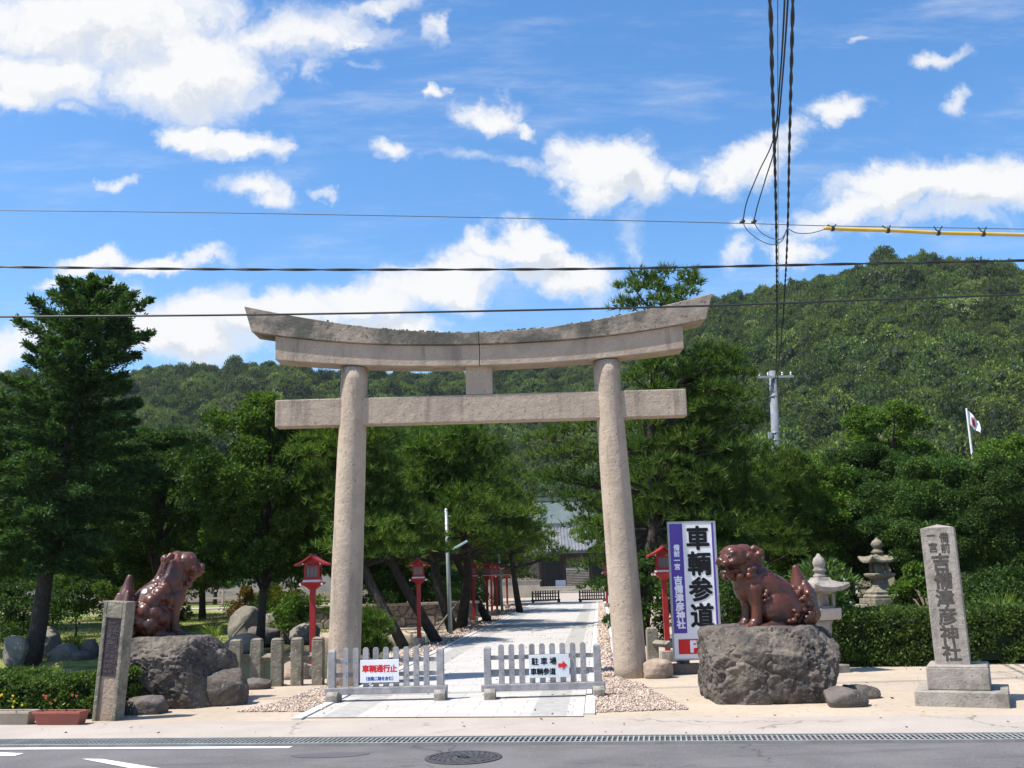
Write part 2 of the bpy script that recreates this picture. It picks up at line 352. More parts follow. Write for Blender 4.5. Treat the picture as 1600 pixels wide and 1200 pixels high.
def ground_mat():
    m = bpy.data.materials.new('sandy_ground'); m.use_nodes = True; N = NT(m.node_tree); m.node_tree.nodes.clear()
    tco = N.n('ShaderNodeTexCoord').outputs['Object']
    s = N.n('ShaderNodeSeparateXYZ', {0: tco})
    big = N.noise(tco, .5, 6, .6).outputs['Fac']; fine = N.noise(tco, 9., 7, .65).outputs['Fac']; grit = N.noise(tco, 75., 3, .6).outputs['Fac']
    sand = N.mix(N.mrange(big, .35, .65), (.455, .375, .285), (.375, .308, .235))
    sand = N.mix(N.mrange(fine, .52, .72), sand, (.31, .24, .18))
    sand = N.mix(N.mrange(grit, .60, .74), sand, (.27, .21, .165))
    sand = N.mix(N.mrange(grit, .40, .30), sand, (.54, .46, .375))
    gra = N.mix(N.mrange(N.noise(tco, 2.2, 6, .65).outputs['Fac'], .38, .62), (.15, .22, .04), (.26, .20, .095))
    gra = N.mix(N.mrange(fine, .45, .7), gra, (.10, .16, .03))
    # lawn: left of the path beyond the pond, woodland floor on the right beyond the hedge
    edge = N.math('MULTIPLY', N.math('SUBTRACT', N.noise(tco, .35, 4, .6).outputs['Fac'], .5), 5.)
    xl = N.math('ADD', s.outputs[0], edge); yl = N.math('ADD', s.outputs[1], edge)
    lawn = N.math('MULTIPLY', N.mrange(xl, -5.0, -7.0), N.mrange(yl, 17.0, 20.5))
    lawn = N.math('MULTIPLY', lawn, N.mrange(big, .66, .56))
    col = N.mix(lawn, sand, gra)
    wood = N.mix(N.mrange(fine, .4, .65), (.14, .105, .07), (.07, .075, .03))
    wr = N.math('MULTIPLY', N.mrange(N.math('SUBTRACT', xl, N.math('MULTIPLY', s.outputs[1], .08)), 3.2, 4.6), N.mrange(yl, 17.5, 19.5))
    wr = N.math('MAXIMUM', wr, N.mrange(yl, 62., 80.))
    wr = N.math('MULTIPLY', wr, N.mrange(N.math('ABSOLUTE', N.math('SUBTRACT', s.outputs[0], N.math('MULTIPLY', s.outputs[1], .05))), 3.5, 6.5))
    col = N.mix(wr, col, wood)
    bp = N.n('ShaderNodeBump', {'Strength': .55, 'Distance': .02, 'Height': N.math('ADD', fine, N.math('MULTIPLY', grit, .8))})
    b = N.n('ShaderNodeBsdfPrincipled', {'Base Color': col, 'Roughness': .92, 'Specular IOR Level': .2, 'Normal': bp.outputs[0]})
    N.n('ShaderNodeOutputMaterial', {'Surface': b.outputs[0]}); return m
def road_mat(name, c1, c2, grit_c, patch):
    m = bpy.data.materials.new(name); m.use_nodes = True; N = NT(m.node_tree); m.node_tree.nodes.clear()
    tco = N.n('ShaderNodeTexCoord').outputs['Object']
    c = N.mix(N.mrange(N.noise(tco, .9, 5, .6).outputs['Fac'], .35, .65), c1, c2)
    c = N.mix(N.mrange(N.noise(tco, 60., 3, .6).outputs['Fac'], .55, .72), c, grit_c)
    lng = N.n('ShaderNodeMapping', {'Vector': tco, 'Rotation': (0, 0, rad(7.9)), 'Scale': (.25, 2.5, 1)}).outputs[0]
    c = N.mix(N.mrange(N.noise(lng, 1.4, 5, .6).outputs['Fac'], .54, .72, 0, .7), c, patch)
    wv = N.vmath('ADD', tco, N.vmath('MULTIPLY', N.vmath('SUBTRACT', N.noise(tco, 1.6, 5, .65).outputs['Color'], (.5, .5, .5)), (.9, .9, 0)))
    ce = N.n('ShaderNodeTexVoronoi', {'Vector': wv, 'Scale': .42}, feature='DISTANCE_TO_EDGE').outputs['Distance']
    ck = N.math('MULTIPLY', N.mrange(ce, .009, .002), N.mrange(N.noise(tco, .45, 3, .6).outputs['Fac'], .42, .56))
    c = N.mix(N.math('MULTIPLY', ck, .75), c, tuple(k*.42 for k in c2))
    c = N.mix(N.mrange(N.noise(tco, 3.2, 7, .7).outputs['Fac'], .60, .78, 0, .55), c, tuple(k*.62 for k in c2))
    bp = N.n('ShaderNodeBump', {'Strength': .5, 'Distance': .008, 'Height': N.noise(tco, 90., 3, .6).outputs['Fac']})
    b = N.n('ShaderNodeBsdfPrincipled', {'Base Color': c, 'Roughness': .85, 'Specular IOR Level': .3, 'Normal': bp.outputs[0]})
    N.n('ShaderNodeOutputMaterial', {'Surface': b.outputs[0]}); return m
asphalt = road_mat('asphalt', (.140, .130, .126), (.104, .097, .095), (.21, .20, .21), (.075, .073, .08))
apron_m = road_mat('pink_concrete', (.395, .342, .295), (.345, .297, .255), (.28, .24, .205), (.33, .28, .235))
line_m = road_mat('line_paint', (.74, .735, .74), (.66, .655, .66), (.50, .50, .50), (.55, .54, .54))
def paving_mat():
    m = bpy.data.materials.new('concrete_paving'); m.use_nodes = True; N = NT(m.node_tree); m.node_tree.nodes.clear()
    tco = N.n('ShaderNodeTexCoord').outputs['Object']     # local: X across the path, Y along it
    s = N.n('ShaderNodeSeparateXYZ', {0: tco})
    br = N.n('ShaderNodeTexBrick', {'Vector': tco, 'Color1': (.445, .425, .395, 1), 'Color2': (.385, .368, .34, 1), 'Mortar': (.27, .26, .24, 1), 'Scale': 1.,
             'Mortar Size': .006, 'Mortar Smooth': .3, 'Brick Width': .6, 'Row Height': .3, 'Bias': -.2}, offset=.5)
    ax = N.math('ABSOLUTE', s.outputs[0])
    band = N.math('MULTIPLY', N.mrange(ax, 1.02, 1.03, smooth=False), N.mrange(ax, 1.44, 1.43, smooth=False))
    grey = N.mix(N.mrange(N.noise(tco, 8, 4).outputs['Fac'], .4, .6), (.355, .34, .315), (.30, .288, .268))
    c = N.mix(band, br.outputs['Color'], grey)
    c = N.mix(N.mrange(N.noise(tco, .7, 6, .6).outputs['Fac'], .5, .75, 0, .6), c, (.40, .37, .33))
    c = N.mix(N.mrange(N.noise(tco, 60, 3, .6).outputs['Fac'], .6, .75, 0, .5), c, (.30, .29, .27))
    b = N.n('ShaderNodeBsdfPrincipled', {'Base Color': c, 'Roughness': .85, 'Specular IOR Level': .3})
    N.n('ShaderNodeOutputMaterial', {'Surface': b.outputs[0]}); return m
paving = paving_mat()
def water_mat():
    m = bpy.data.materials.new('pond_water'); m.use_nodes = True; N = NT(m.node_tree); m.node_tree.nodes.clear()
    tco = N.n('ShaderNodeTexCoord').outputs['Object']
    mp = N.n('ShaderNodeMapping', {'Vector': tco, 'Scale': (1, 2.2, 1)}).outputs[0]
    bp = N.n('ShaderNodeBump', {'Strength': .35, 'Distance': .05, 'Height': N.noise(mp, 5., 4, .6).outputs['Fac']})
    b = N.n('ShaderNodeBsdfPrincipled', {'Base Color': (.035, .055, .04, 1), 'Roughness': .06, 'Specular IOR Level': .6, 'Normal': bp.outputs[0]})
    N.n('ShaderNodeOutputMaterial', {'Surface': b.outputs[0]}); return m
water_m = water_mat()
gravel_m = mat('pink_gravel', (.42, .325, .26), (.32, .255, .21), 30, .85, .2, 60, spots=(.52, .45, .385), spot_scale=22, spot_at=(.55, .6), island=.45)

leaf_hinoki = leaf_mat('cypress_leaf', (.030, .066, .020), (.044, .088, .026), (.07, .12, .035), .28, .1)
leaf_bright = leaf_mat('bright_leaf', (.060, .122, .020), (.098, .165, .028), (.15, .21, .05), .38)
leaf_mid = leaf_mat('mid_leaf', (.055, .115, .018), (.095, .155, .026), (.14, .19, .045), .40)
leaf_dark = leaf_mat('dark_leaf', (.032, .070, .017), (.052, .098, .022), (.08, .125, .035), .32)
leaf_yellow = leaf_mat('yellow_green_leaf', (.11, .145, .025), (.075, .12, .02), (.20, .16, .03), .4)
leaf_red = leaf_mat('reddish_leaf', (.13, .060, .022), (.10, .095, .025), None, .35)
needle_m = leaf_mat('pine_needle', (.046, .098, .017), (.086, .138, .025), (.14, .17, .038), .34, .15, .4, .7)
needle_dark = leaf_mat('dark_pine_needle', (.045, .095, .020), (.080, .135, .027), (.13, .16, .04), .34, .15, .4, .7)
hedge_leaf = leaf_mat('hedge_leaf', (.052, .092, .022), (.078, .125, .028), (.12, .16, .045), .30, .1, .45, 3.)
oleander_leaf = leaf_mat('oleander_leaf', (.07, .13, .035), (.10, .17, .05), (.16, .22, .08), .3)
grass_leaf = leaf_mat('grass_blade', (.11, .19, .03), (.17, .20, .045), (.27, .25, .09), .35, .1, .4, 1.5)
hill_leaf = leaf_mat('hill_leaf', (.028, .070, .016), (.120, .150, .025), (.15, .19, .06), .32, .55, .22, .45, pale=(.30, .32, .20), by_tree=True)
hill_core = mat('hill_core', (.016, .032, .009), (.011, .024, .007), 1., .9)  # dark filler inside crowns: shade of the gaps put into the colour
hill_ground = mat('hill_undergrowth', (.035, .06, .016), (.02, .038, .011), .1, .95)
#SECTION2
# ------------------------------------------------------------------ the setting: ground, water, road, paths, hills
def struct(o): o['kind'] = 'structure'; return o
ROADA = rad(-7.9)
def pathx(y, side):                               # x of the path's left (-1) / right (+1) edge at distance y
    return -.87 + .078*(y-13) + side*1.63
def sstep(a, b, x): t = min(1, max(0, (x-a)/(b-a))); return t*t*(3-2*t)
def pond_in(x, y):
    yn = 17.9 + 3.4*sstep(-7.6, -9.2, x)
    yf = 23.4 + 8.6*sstep(-8.6, -7.0, x)
    xr = pathx(y, -1) - 1.0 - .5*math.sin(y*.6)
    if x < -30: return -1
    return min(y-yn, yf-y, xr-x)
def gz(x, y):
    z = 0.
    q = pond_in(x, y)
    if q > -.6: z -= .95*sstep(-.35, .7, q)
    if y > 33 and x < -2: z += .22*sstep(33, 40, y)*sstep(-2.5, -6, x)*(1+.6*noise.noise((x*.15, y*.15, 0)))
    if y > 18: z += .03*noise.noise((x*.7, y*.7, 3))*sstep(18, 24, y)*sstep(0, 3, abs(x-pathx(y, 0))-1.2)
    return z
xs = sorted(set([-900, -500, -250, -140, -90, -60, -45, -35, -28]+[round(-24+.4*i, 2) for i in range(70)]+[4.5, 6, 8, 10, 12, 14, 17, 20, 25, 32, 45, 60, 90, 140, 250, 500, 900]))
ys = sorted(set([-60, -20, 0, 8, 12, 15, 17]+[round(17.6+.4*i, 2) for i in range(46)]+[36.5, 38, 40, 43, 47, 52, 60, 70, 85, 100, 130, 200, 350, 700, 1200]))
V = [(x, y, gz(x, y)) for y in ys for x in xs]; nx = len(xs)
Fq = [(j*nx+i, j*nx+i+1, (j+1)*nx+i+1, (j+1)*nx+i) for j in range(len(ys)-1) for i in range(nx-1)]
struct(link('ground', np_mesh('ground', V, Fq), ground_mat(), smooth=True))
w = MB(); w.sheet([(-30, 17.5), (0, 17.5), (0, 34), (-30, 34)], -.13)
struct(w.build('pond_water', water_m))
# road: asphalt runs along the drain, rotated about 8 degrees
RO = Vector((-.1, 10.33, 0)); rx_ = Vector((math.cos(ROADA), math.sin(ROADA), 0)); ry_ = Vector((-rx_.y, rx_.x, 0))
def RP(u, v): return RO + rx_*u + ry_*v            # u along the road, v away from the camera
def rsheet(name, u0, u1, v0, v1, z, m):
    b = MB(); b.sheet([RP(u0, v0), RP(u1, v0), RP(u1, v1), RP(u0, v1)], z); return struct(b.build(name, m))
rsheet('road', -80, 80, -7, -.02, .004, asphalt)
rsheet('pavement', -80, 80, .42, 1.75, .005, apron_m)
# road markings
b = MB(); b.sheet([RP(-30, -.16), RP(-2.15, -.16), RP(-2.15, -.05), RP(-30, -.05)], .009); struct(b.build('road_marking', line_m))
for poly in ([(-30, 1177.5), (-20, 1176), (37, 1178.5), (22, 1182.5), (-30, 1183)], [(128, 1187), (160, 1187.5), (262, 1204), (215, 1204)]):
    b = MB(); b.sheet([G(*p) for p in poly][::-1], .009); struct(b.build('road_marking', line_m))
# dark tar patch
b = MB(); c = G(515, 1181); b.sheet([(c.x+.36*math.cos(t)*(1+.1*math.sin(3*t)), c.y+.14*math.sin(t), 0) for t in [k*.35 for k in range(18)]], .0075)
struct(b.build('road_patch', mat('tar_patch', (.095, .091, .096), (.08, .077, .08), 6, .8)))
# drain grating along the road
dr = empty('drain_grating', RP(0, 0), ROADA, 'steel bar grating over the long roadside drain', 'drain')
b = MB(); b.box((0, .2, .003), (60, .40, .004)); b.build('trench', dark_pit, dr)  # flat dark strip on the ground, painted as the shade under the bars
b = MB()
for k in range(-190, 190): b.box((k*.05, .2, .0215), (.016, .33, .005))
for v in (.045, .20, .355): b.box((0, v, .0155), (19, .008, .006))
b.build('bar_panel', steel_dark, dr)
b = MB(); b.box((0, .01, .016), (60, .035, .026)); b.box((0, .39, .016), (60, .035, .026)); b.build('edge_frame', mat('drain_kerb', (.27, .265, .25), (.20, .20, .185), 4, .85), dr)
# shrine path
b = MB(); PA = -math.atan(.078)
b.add([(-1.63, -.45, 0), (1.63, -.75, 0), (1.63, 44.5, 0), (-1.63, 44.5, 0)], [(0, 1, 2, 3)])
struct(b.build('path', paving, loc=(-.87, 13, .010), rot=(0, 0, PA)))
for side, o1, wd in ((1, 1.70, .12), (1, 2.12, .13), (-1, 1.70, .12)):
    b = MB(); y0 = 3.4 if o1 > 2 else -.6
    b.box((side*o1, (y0+44.5)/2, .005), (wd, 44.5-y0, .04))
    struct(b.build('path_kerb', mat('kerb_stone', (.56, .55, .52), (.46, .45, .43), 5, .85) if 'kerb_stone' not in MATS else MATS['kerb_stone'], loc=(-.87, 13, 0), rot=(0, 0, PA)))
b = MB(); b.add([(-3.0, 44.6, 0), (3.6, 44.6, 0), (4.6, 95, 0), (-3.2, 95, 0)], [(0, 1, 2, 3)])
struct(b.build('forecourt', apron_m, loc=(-.87, 13, .006), rot=(0, 0, PA)))
# gravel beds (loose pebbles, uncountable)
def in_poly(x, y, P):
    c = False
    for i in range(len(P)):
        (x1, y1), (x2, y2) = P[i-1], P[i]
        if (y1 > y) != (y2 > y) and x < (x2-x1)*(y-y1)/(y2-y1)+x1: c = not c
    return c
def gravel(name, poly, n, seed, s0=.012, s1=.030):
    R = random.Random(seed); V = []; Fq = []
    xa, xb = min(p[0] for p in poly), max(p[0] for p in poly); ya, yb = min(p[1] for p in poly), max(p[1] for p in poly)
    base = [(1, 0, 0), (-.5, .87, 0), (-.5, -.87, 0), (.2, .1, .8), (.1, -.2, -.7)]
    k = 0
    while k < n:
        x, y = R.uniform(xa, xb), R.uniform(ya, yb)
        if not in_poly(x, y, poly): continue
        k += 1; s = R.uniform(s0, s1); a = R.uniform(0, 6.28); ca, sa = math.cos(a), math.sin(a); sq = R.uniform(.6, 1.)
        z = s*R.uniform(.2, .8); i = len(V)
        for (p, q, r) in base:
            p *= s*R.uniform(.8, 1.2); q *= s*sq*R.uniform(.8, 1.2); r *= s*.8
            V.append((x+p*ca-q*sa, y+p*sa+q*ca, z+r))
        for f in ((0, 1, 3), (1, 2, 3), (2, 0, 3), (1, 0, 4), (2, 1, 4), (0, 2, 4)): Fq.append(tuple(i+j for j in f))
    o = link(name, np_mesh(name, V, Fq), gravel_m); o['kind'] = 'stuff'; return o
gl = [tuple(G(*p).xy) for p in ((368, 1113), (440, 1096), (503, 1074), (548, 1076), (540, 1088), (500, 1112.5))]
gr_ = [(pathx(12.5, 1)+.14, 12.45), tuple(G(1078, 1109).xy), tuple(G(1040, 1090).xy), tuple(G(1000, 1068).xy), (1.46, 16.4), (pathx(16.4, 1)+.14, 16.4)]
gravel('gravel', gl, 6500, 5, .006, .024); gravel('gravel', gr_, 9000, 6, .006, .024)
gravel('gravel', [(pathx(16.4, 1)+.14, 16.4), (pathx(16.4, 1)+.42, 16.4), (pathx(50, 1)+.42, 50), (pathx(50, 1)+.14, 50)], 5500, 7, .02, .05)
gravel('gravel', [(pathx(17, -1)-.75, 17.), (pathx(17, -1)-.14, 17.), (pathx(52, -1)-.14, 52), (pathx(52, -1)-.8, 52)], 4500, 8, .02, .05)

# fallen leaves and grit blown over the hard ground
def litter(name, n, seed, m, s0, s1):
    rng = np.random.default_rng(seed); y = rng.uniform(10.6, 30, n); x = np.where(y < 13, rng.uniform(-7, 8, n), np.where(rng.random(n) < .5, -.87+.078*(y-13)+rng.uniform(-2.2, 2.4, n), rng.uniform(-4.2, 7.5, n)))
    ok = (y < 16.8) | (np.abs(x-(-.87+.078*(y-13))) < 2.3); x, y = x[ok], y[ok]; n = len(x)
    P = np.stack([x, y, np.full(n, .016)], 1); Dn = unit(np.stack([rng.normal(size=n), rng.normal(size=n), rng.uniform(-.05, .25, n)], 1))
    L = rng.uniform(s0, s1, n); v, f = leaf_geo(P, Dn, L, L*.45, rng); v[:, 2] = np.maximum(v[:, 2], .014)
    o = link(name, np_mesh(name, v, f), m); o['kind'] = 'stuff'
# hills
RIDGE = [(-700, 600), (-300, 590), (-60, 582), (0, 586), (30, 592), (90, 598), (160, 590), (240, 576), (300, 578), (350, 580), (400, 572), (440, 576), (520, 590), (600, 582), (700, 592), (770, 580),
         (830, 572), (880, 566), (940, 556), (1000, 535), (1060, 505), (1110, 480), (1180, 460), (1250, 447), (1330, 432), (1400, 416), (1440, 411), (1500, 418), (1560, 428), (1620, 450), (1750, 500), (2100, 560), (2600, 600)]
RAZ = []
for px, py in RIDGE:
    d = ray(px, py); RAZ.append((math.atan2(d.x, d.y), d.z/math.hypot(d.x, d.y), px))
def ridge(a):
    if a <= RAZ[0][0]: return RAZ[0][1], RAZ[0][2]
    for (a0, e0, p0), (a1, e1, p1) in zip(RAZ, RAZ[1:]):
        if a <= a1: t = (a-a0)/(a1-a0); return e0+(e1-e0)*t, p0+(p1-p0)*t
    return RAZ[-1][1], RAZ[-1][2]
HR0 = 150.
def hill_at(a, t):
    e, p = ridge(a)
    r1 = 430 - 110*sstep(850, 1150, p) + 25*math.sin(a*9)
    r = HR0 + t*(r1-HR0); Hh = r1*e + CAMH - 3.8
    x, y = r*math.sin(a), r*math.cos(a)
    pr = t**1.08 if t <= 1 else 1-.9*(t-1)**1.4-.12*(t-1)
    z = Hh*pr + (7*noise.noise((x*.016, y*.016, 1.3))+3.*noise.noise((x*.04, y*.04, 7)))*math.sin(math.pi*min(1, max(0, t)))*1.0
    return x, y, z-1.2*(1-min(1, t*6))
NA, NTt = 150, 46
V = [hill_at(rad(-62+124*i/NA), 1.45*j/NTt) for j in range(NTt+1) for i in range(NA+1)]
Fq = [(j*(NA+1)+i, j*(NA+1)+i+1, (j+1)*(NA+1)+i+1, (j+1)*(NA+1)+i) for j in range(NTt) for i in range(NA)]
struct(link('hill', np_mesh('hill', V, Fq), hill_ground, smooth=True))

# ------------------------------------------------------------------ foliage builders (numpy)
def perp(N, rng):
    r = rng.normal(size=N.shape); t = r - N*(r*N).sum(1, keepdims=True)
    return t/np.linalg.norm(t, axis=1, keepdims=True)
def unit(v): return v/np.maximum(np.linalg.norm(v, axis=1, keepdims=True), 1e-6)
def leaf_geo(P, Dn, L, Wd, rng):
    """diamond leaves starting at P, pointing along Dn"""
    s = perp(Dn, rng); L = L[:, None]; Wd = Wd[:, None]
    up = np.cross(Dn, s)
    q = np.stack([P, P+Dn*L*.5+s*Wd*.5+up*Wd*.12, P+Dn*L, P+Dn*L*.5-s*Wd*.5+up*Wd*.12], 1).reshape(-1, 3)
    return q, np.arange(len(q)).reshape(-1, 4)
def clump_leaves(C, Rr, n, L, asp, rng, flat=.8, droop=.2, shell=.55, spread=.8):
    C = np.asarray(C, float); Rr = np.asarray(Rr, float); k = len(C)
    idx = rng.integers(0, k, n) if np.isscalar(n) else np.repeat(np.arange(k), n)
    n = len(idx)
    d = unit(rng.normal(size=(n, 3))); d[:, 2] = np.where(rng.random(n) < .65, np.abs(d[:, 2]), d[:, 2])
    rr = shell + (1-shell)*rng.random(n)
    P = C[idx] + d*Rr[idx][:, None]*rr[:, None]*np.array([1, 1, flat])
    Dn = unit(d + rng.normal(size=(n, 3))*spread + np.array([0, 0, -droop]))
    l = L*rng.uniform(.6, 1.35, n)
    return leaf_geo(P, Dn, l, l*asp, rng)
def tuft_geo(P, A, L, k, wdt, rng, cone=.7):
    """needle tufts: k blades fanning out of each P around axis A"""
    n = len(P); Pk = np.repeat(P, k, 0); Ak = np.repeat(A, k, 0)
    Dn = unit(Ak + rng.normal(size=Pk.shape)*cone)
    s = perp(Dn, rng); l = (L*rng.uniform(.7, 1.2, len(Pk)))[:, None]
    q = np.stack([Pk-s*wdt*.5, Pk+s*wdt*.5, Pk+Dn*l], 1).reshape(-1, 3)
    return q, np.arange(len(q)).reshape(-1, 3)
def trunk_mb(pts, rs, n=10): return MB().tube(pts, rs, n)
def jitter(p, k, R): return tuple(c+R.uniform(-k, k) for c in p)

def tree_root(name, loc, label, group=None, rz=0., sc_=1., cat='tree'):
    o = empty(name, loc, rz, label, cat, group); o.scale = (sc_, sc_, sc_); return o

def crown_broad(h, rad_, base, seed, n, leaf=.11, nclump=90, prof=None, asp=.55, droop=.25, crs=(.16, .30), flat=.75):
    """clumps scattered in a lumpy crown; returns (verts, faces, clump centres)"""
    rng = np.random.default_rng(seed); C = []; Rr = []
    lob = rng.uniform(0, 6.28, 4)
    while len(C) < nclump:
        t = rng.random()**.85; a = rng.uniform(0, 6.283)
        pr = prof(t) if prof else math.sin(math.pi*(.12+.80*t))**.7
        pr *= 1+.17*math.sin(3*a+lob[0]+4*t)+.12*math.sin(5*a+lob[1]-7*t)
        rr = rad_*pr*(rng.random()**.42)
        C.append((rr*math.cos(a), rr*math.sin(a), base+(h-base)*(t*.95+.02))); Rr.append(rad_*rng.uniform(*crs)*(.6+.4*pr))
    C = np.array(C); Rr = np.array(Rr)
    v, f = clump_leaves(C, Rr, n, leaf, asp, rng, flat, droop)
    return v, f, C
def broad_tree(name, h, rad_, base, seed, n, lm, trunk_r=.13, lean=(0, 0), bm=bark, **kw):
    root = empty(name)
    v, f, C = crown_broad(h, rad_, base, seed, n, **kw)
    v = v + np.stack([lean[0]*v[:, 2]/h, lean[1]*v[:, 2]/h, 0*v[:, 2]], 1)
    link('crown', np_mesh('crown', v, f), lm, root)
    R = random.Random(seed); t = MB()
    pts = [(lean[0]*k/8*.85+R.uniform(-.05, .05)*(k > 0), lean[1]*k/8*.85, h*.85*k/8) for k in range(9)]
    t.tube(pts, [trunk_r*(1.25 if k == 0 else 1-.1*k) for k in range(9)], 10)
    for c in C[::max(1, len(C)//16)]:
        z0 = max(base*1.05, c[2]-rad_*.8); k = z0/(h*.85); k0 = min(7, int(k*8))
        p = Vector(pts[k0]); e = Vector((c[0]+lean[0]*c[2]/h, c[1], c[2])); mid = (p+e)/2+Vector((0, 0, .12*rad_))
        t.tube([p, mid, e], [trunk_r*.45, trunk_r*.28, trunk_r*.1], 6)
    t.build('trunk', bm, root, smooth=True)
    return root
def pine_tree(name, path_, rs, pads, seed, lm, tufts=85, blades=9, L=.17, wdt=.016, limbs=True):
    """trunk polyline; pads = (centre, radius, thickness)"""
    root = empty(name); rng = np.random.default_rng(seed)
    P = []; A = []
    for (c, r, th) in pads:
        n = int(tufts*max(.35, r)); a = rng.uniform(0, 6.283, n); q = np.sqrt(rng.random(n))
        lob = 1+.25*np.sin(3*a+rng.uniform(0, 6))+.15*np.sin(5*a+rng.uniform(0, 6))
        x, y = q*np.cos(a)*r*lob, q*np.sin(a)*r*lob
        z = th*(1-q**2)*rng.uniform(.1, 1, n)-.15*r*q*q*rng.random(n) + rng.normal(size=n)*.05
        P.append(np.stack([c[0]+x, c[1]+y, c[2]+z], 1))
        A.append(unit(np.stack([x/r*.9, y/r*.9, .75+.3*rng.random(n)], 1)))
    v, f = tuft_geo(np.concatenate(P), np.concatenate(A), L, blades, wdt, rng, .55)
    link('crown', np_mesh('crown', v, f), lm, root)
    t = MB(); t.tube(path_, rs, 10)
    if limbs:
        pv = [Vector(p) for p in path_]
        for (c, r, th) in pads:
            c = Vector(c); best = min(pv[3:] if len(pv) > 6 else pv, key=lambda p: (p-c).length+max(0, p.z-c.z+.1)*2)
            mid = best*.45+c*.55+Vector((0, 0, -.06*r)); i = pv.index(best)
            t.tube([best, mid, c+Vector((0, 0, .05))], [rs[i]*.45, rs[i]*.28, .015], 6)
    t.build('trunk', bark, root, smooth=True)
    return root
def pine_pads(h, rad_, base, seed, n, top=(0, 0), pr=(.45, .9)):
    R = random.Random(seed); out = []
    for k in range(n):
        t = (k+R.random())/n; a = k*2.4+R.uniform(-.5, .5)
        tt_ = .45+.55*t
        w_ = rad_*(1.-.72*t**1.4)*(.75+.35*math.sin(5*t+seed))
        q = w_*math.sqrt(R.uniform(.02, 1))
        z = base+(h-base)*t
        out.append(((top[0]*tt_+q*math.cos(a), top[1]*tt_+q*math.sin(a), z), R.uniform(*pr)*(1-.35*t), R.uniform(.14, .3)))
    return out
def put(root, loc, rz, sc_, label, group=None, cat='tree', first=[set()]):
    """the first use of a prototype moves it, later ones copy it"""
    if root.name in first[0]: o = copy_tree(root)
    else: o = root; first[0].add(root.name)
    o.location = loc; o.rotation_euler = (0, 0, rz); o.scale = (sc_,)*3 if not hasattr(sc_, '__len__') else sc_
    for k in ('label', 'category', 'group'):
        if k in o: del o[k]
    return tag(o, label, cat, group)
#SECTION3
# ------------------------------------------------------------------ torii
to = empty('torii', (-.505, 16.42, 0), 0, 'big pale granite torii gate standing over the shrine path', 'torii gate')
def beam(zb, zt, half_b, half_t, depth, n=24, top_ridge=0., side=1):
    b = MB(); vs = []; fs = []
    for i in range(n+1):
        q = (i/n)*side; a = abs(q)
        xb, xt = q*half_b+side*.004*(1-i/n), q*half_t+side*.004*(1-i/n)
        vs += [(xb, -depth/2, zb(abs(xb))), (xb, depth/2, zb(abs(xb))), (xt, depth/2, zt(abs(xt))), (xt, 0, zt(abs(xt))+top_ridge), (xt, -depth/2, zt(abs(xt)))]
    for i in range(n):
        for k in range(5):
            fs.append((i*5+k, i*5+(k+1) % 5, (i+1)*5+(k+1) % 5, (i+1)*5+k))
    fs += [(4, 3, 2, 1, 0), tuple(n*5+k for k in range(5))]
    return b.add(vs, [f[::-1] if side > 0 else f for f in fs])
zk_b = lambda s: 5.225 + .235*(s/3.25)**2.3
zk_t = lambda s: 5.415 + .155*(s/1.9)**1.9 if s < 1.9 else 5.57+.163*(s-1.9)+.022*(s-1.9)**2
zs_b = lambda s: 4.885 + .185*(s/3.25)**2.1
for sd in (-1, 1):
    beam(zk_b, zk_t, 3.64, 3.765, .56, top_ridge=.03, side=sd).build('top_lintel', granite_top, to, bevel=.010)
    beam(zs_b, lambda s: zk_b(s)-.003, 3.265, 3.265, .46, side=sd).build('lower_lintel', granite, to, bevel=.010)
R = random.Random(8); b = MB()
for k in range(170):
    x = R.gauss(-.1, 1.25)
    if abs(x) < 3: b.ell((x, R.uniform(-.27, -.1), zk_t(abs(x))+.012), (R.uniform(.01, .035), .02, R.uniform(.006, .022)), nu=6, nv=4)
mo = b.build('moss', mat('dry_moss', (.10, .085, .055), (.06, .055, .035), 20, .95), to); mo['kind'] = 'stuff'
b = MB()
for x0, x1 in ((-3.275, -2.05), (-1.99, 1.93), (2.0, 3.275)): pass
b.box((-.0, 0, 4.215), (6.55, .27, .435)); b.build('tie_beam', granite, to, bevel=.015)
MB().box((-.02, 0, 4.667), (.43, .25, .466)).build('centre_strut', granite, to, bevel=.012)
for s in (-1, 1):
    b = MB(); n = 24; pts = []; rs = []
    for i in range(n+1):
        t = i/n; pts.append((s*(2.205-.175*t), 0, -.05+4.985*t)); rs.append(.252-.042*t+.006*math.sin(math.pi*t)+.003*noise.noise((t*9, s, 0)))
    b.tube(pts, rs, 32); o = b.build('pillar', granite, to, smooth=True)

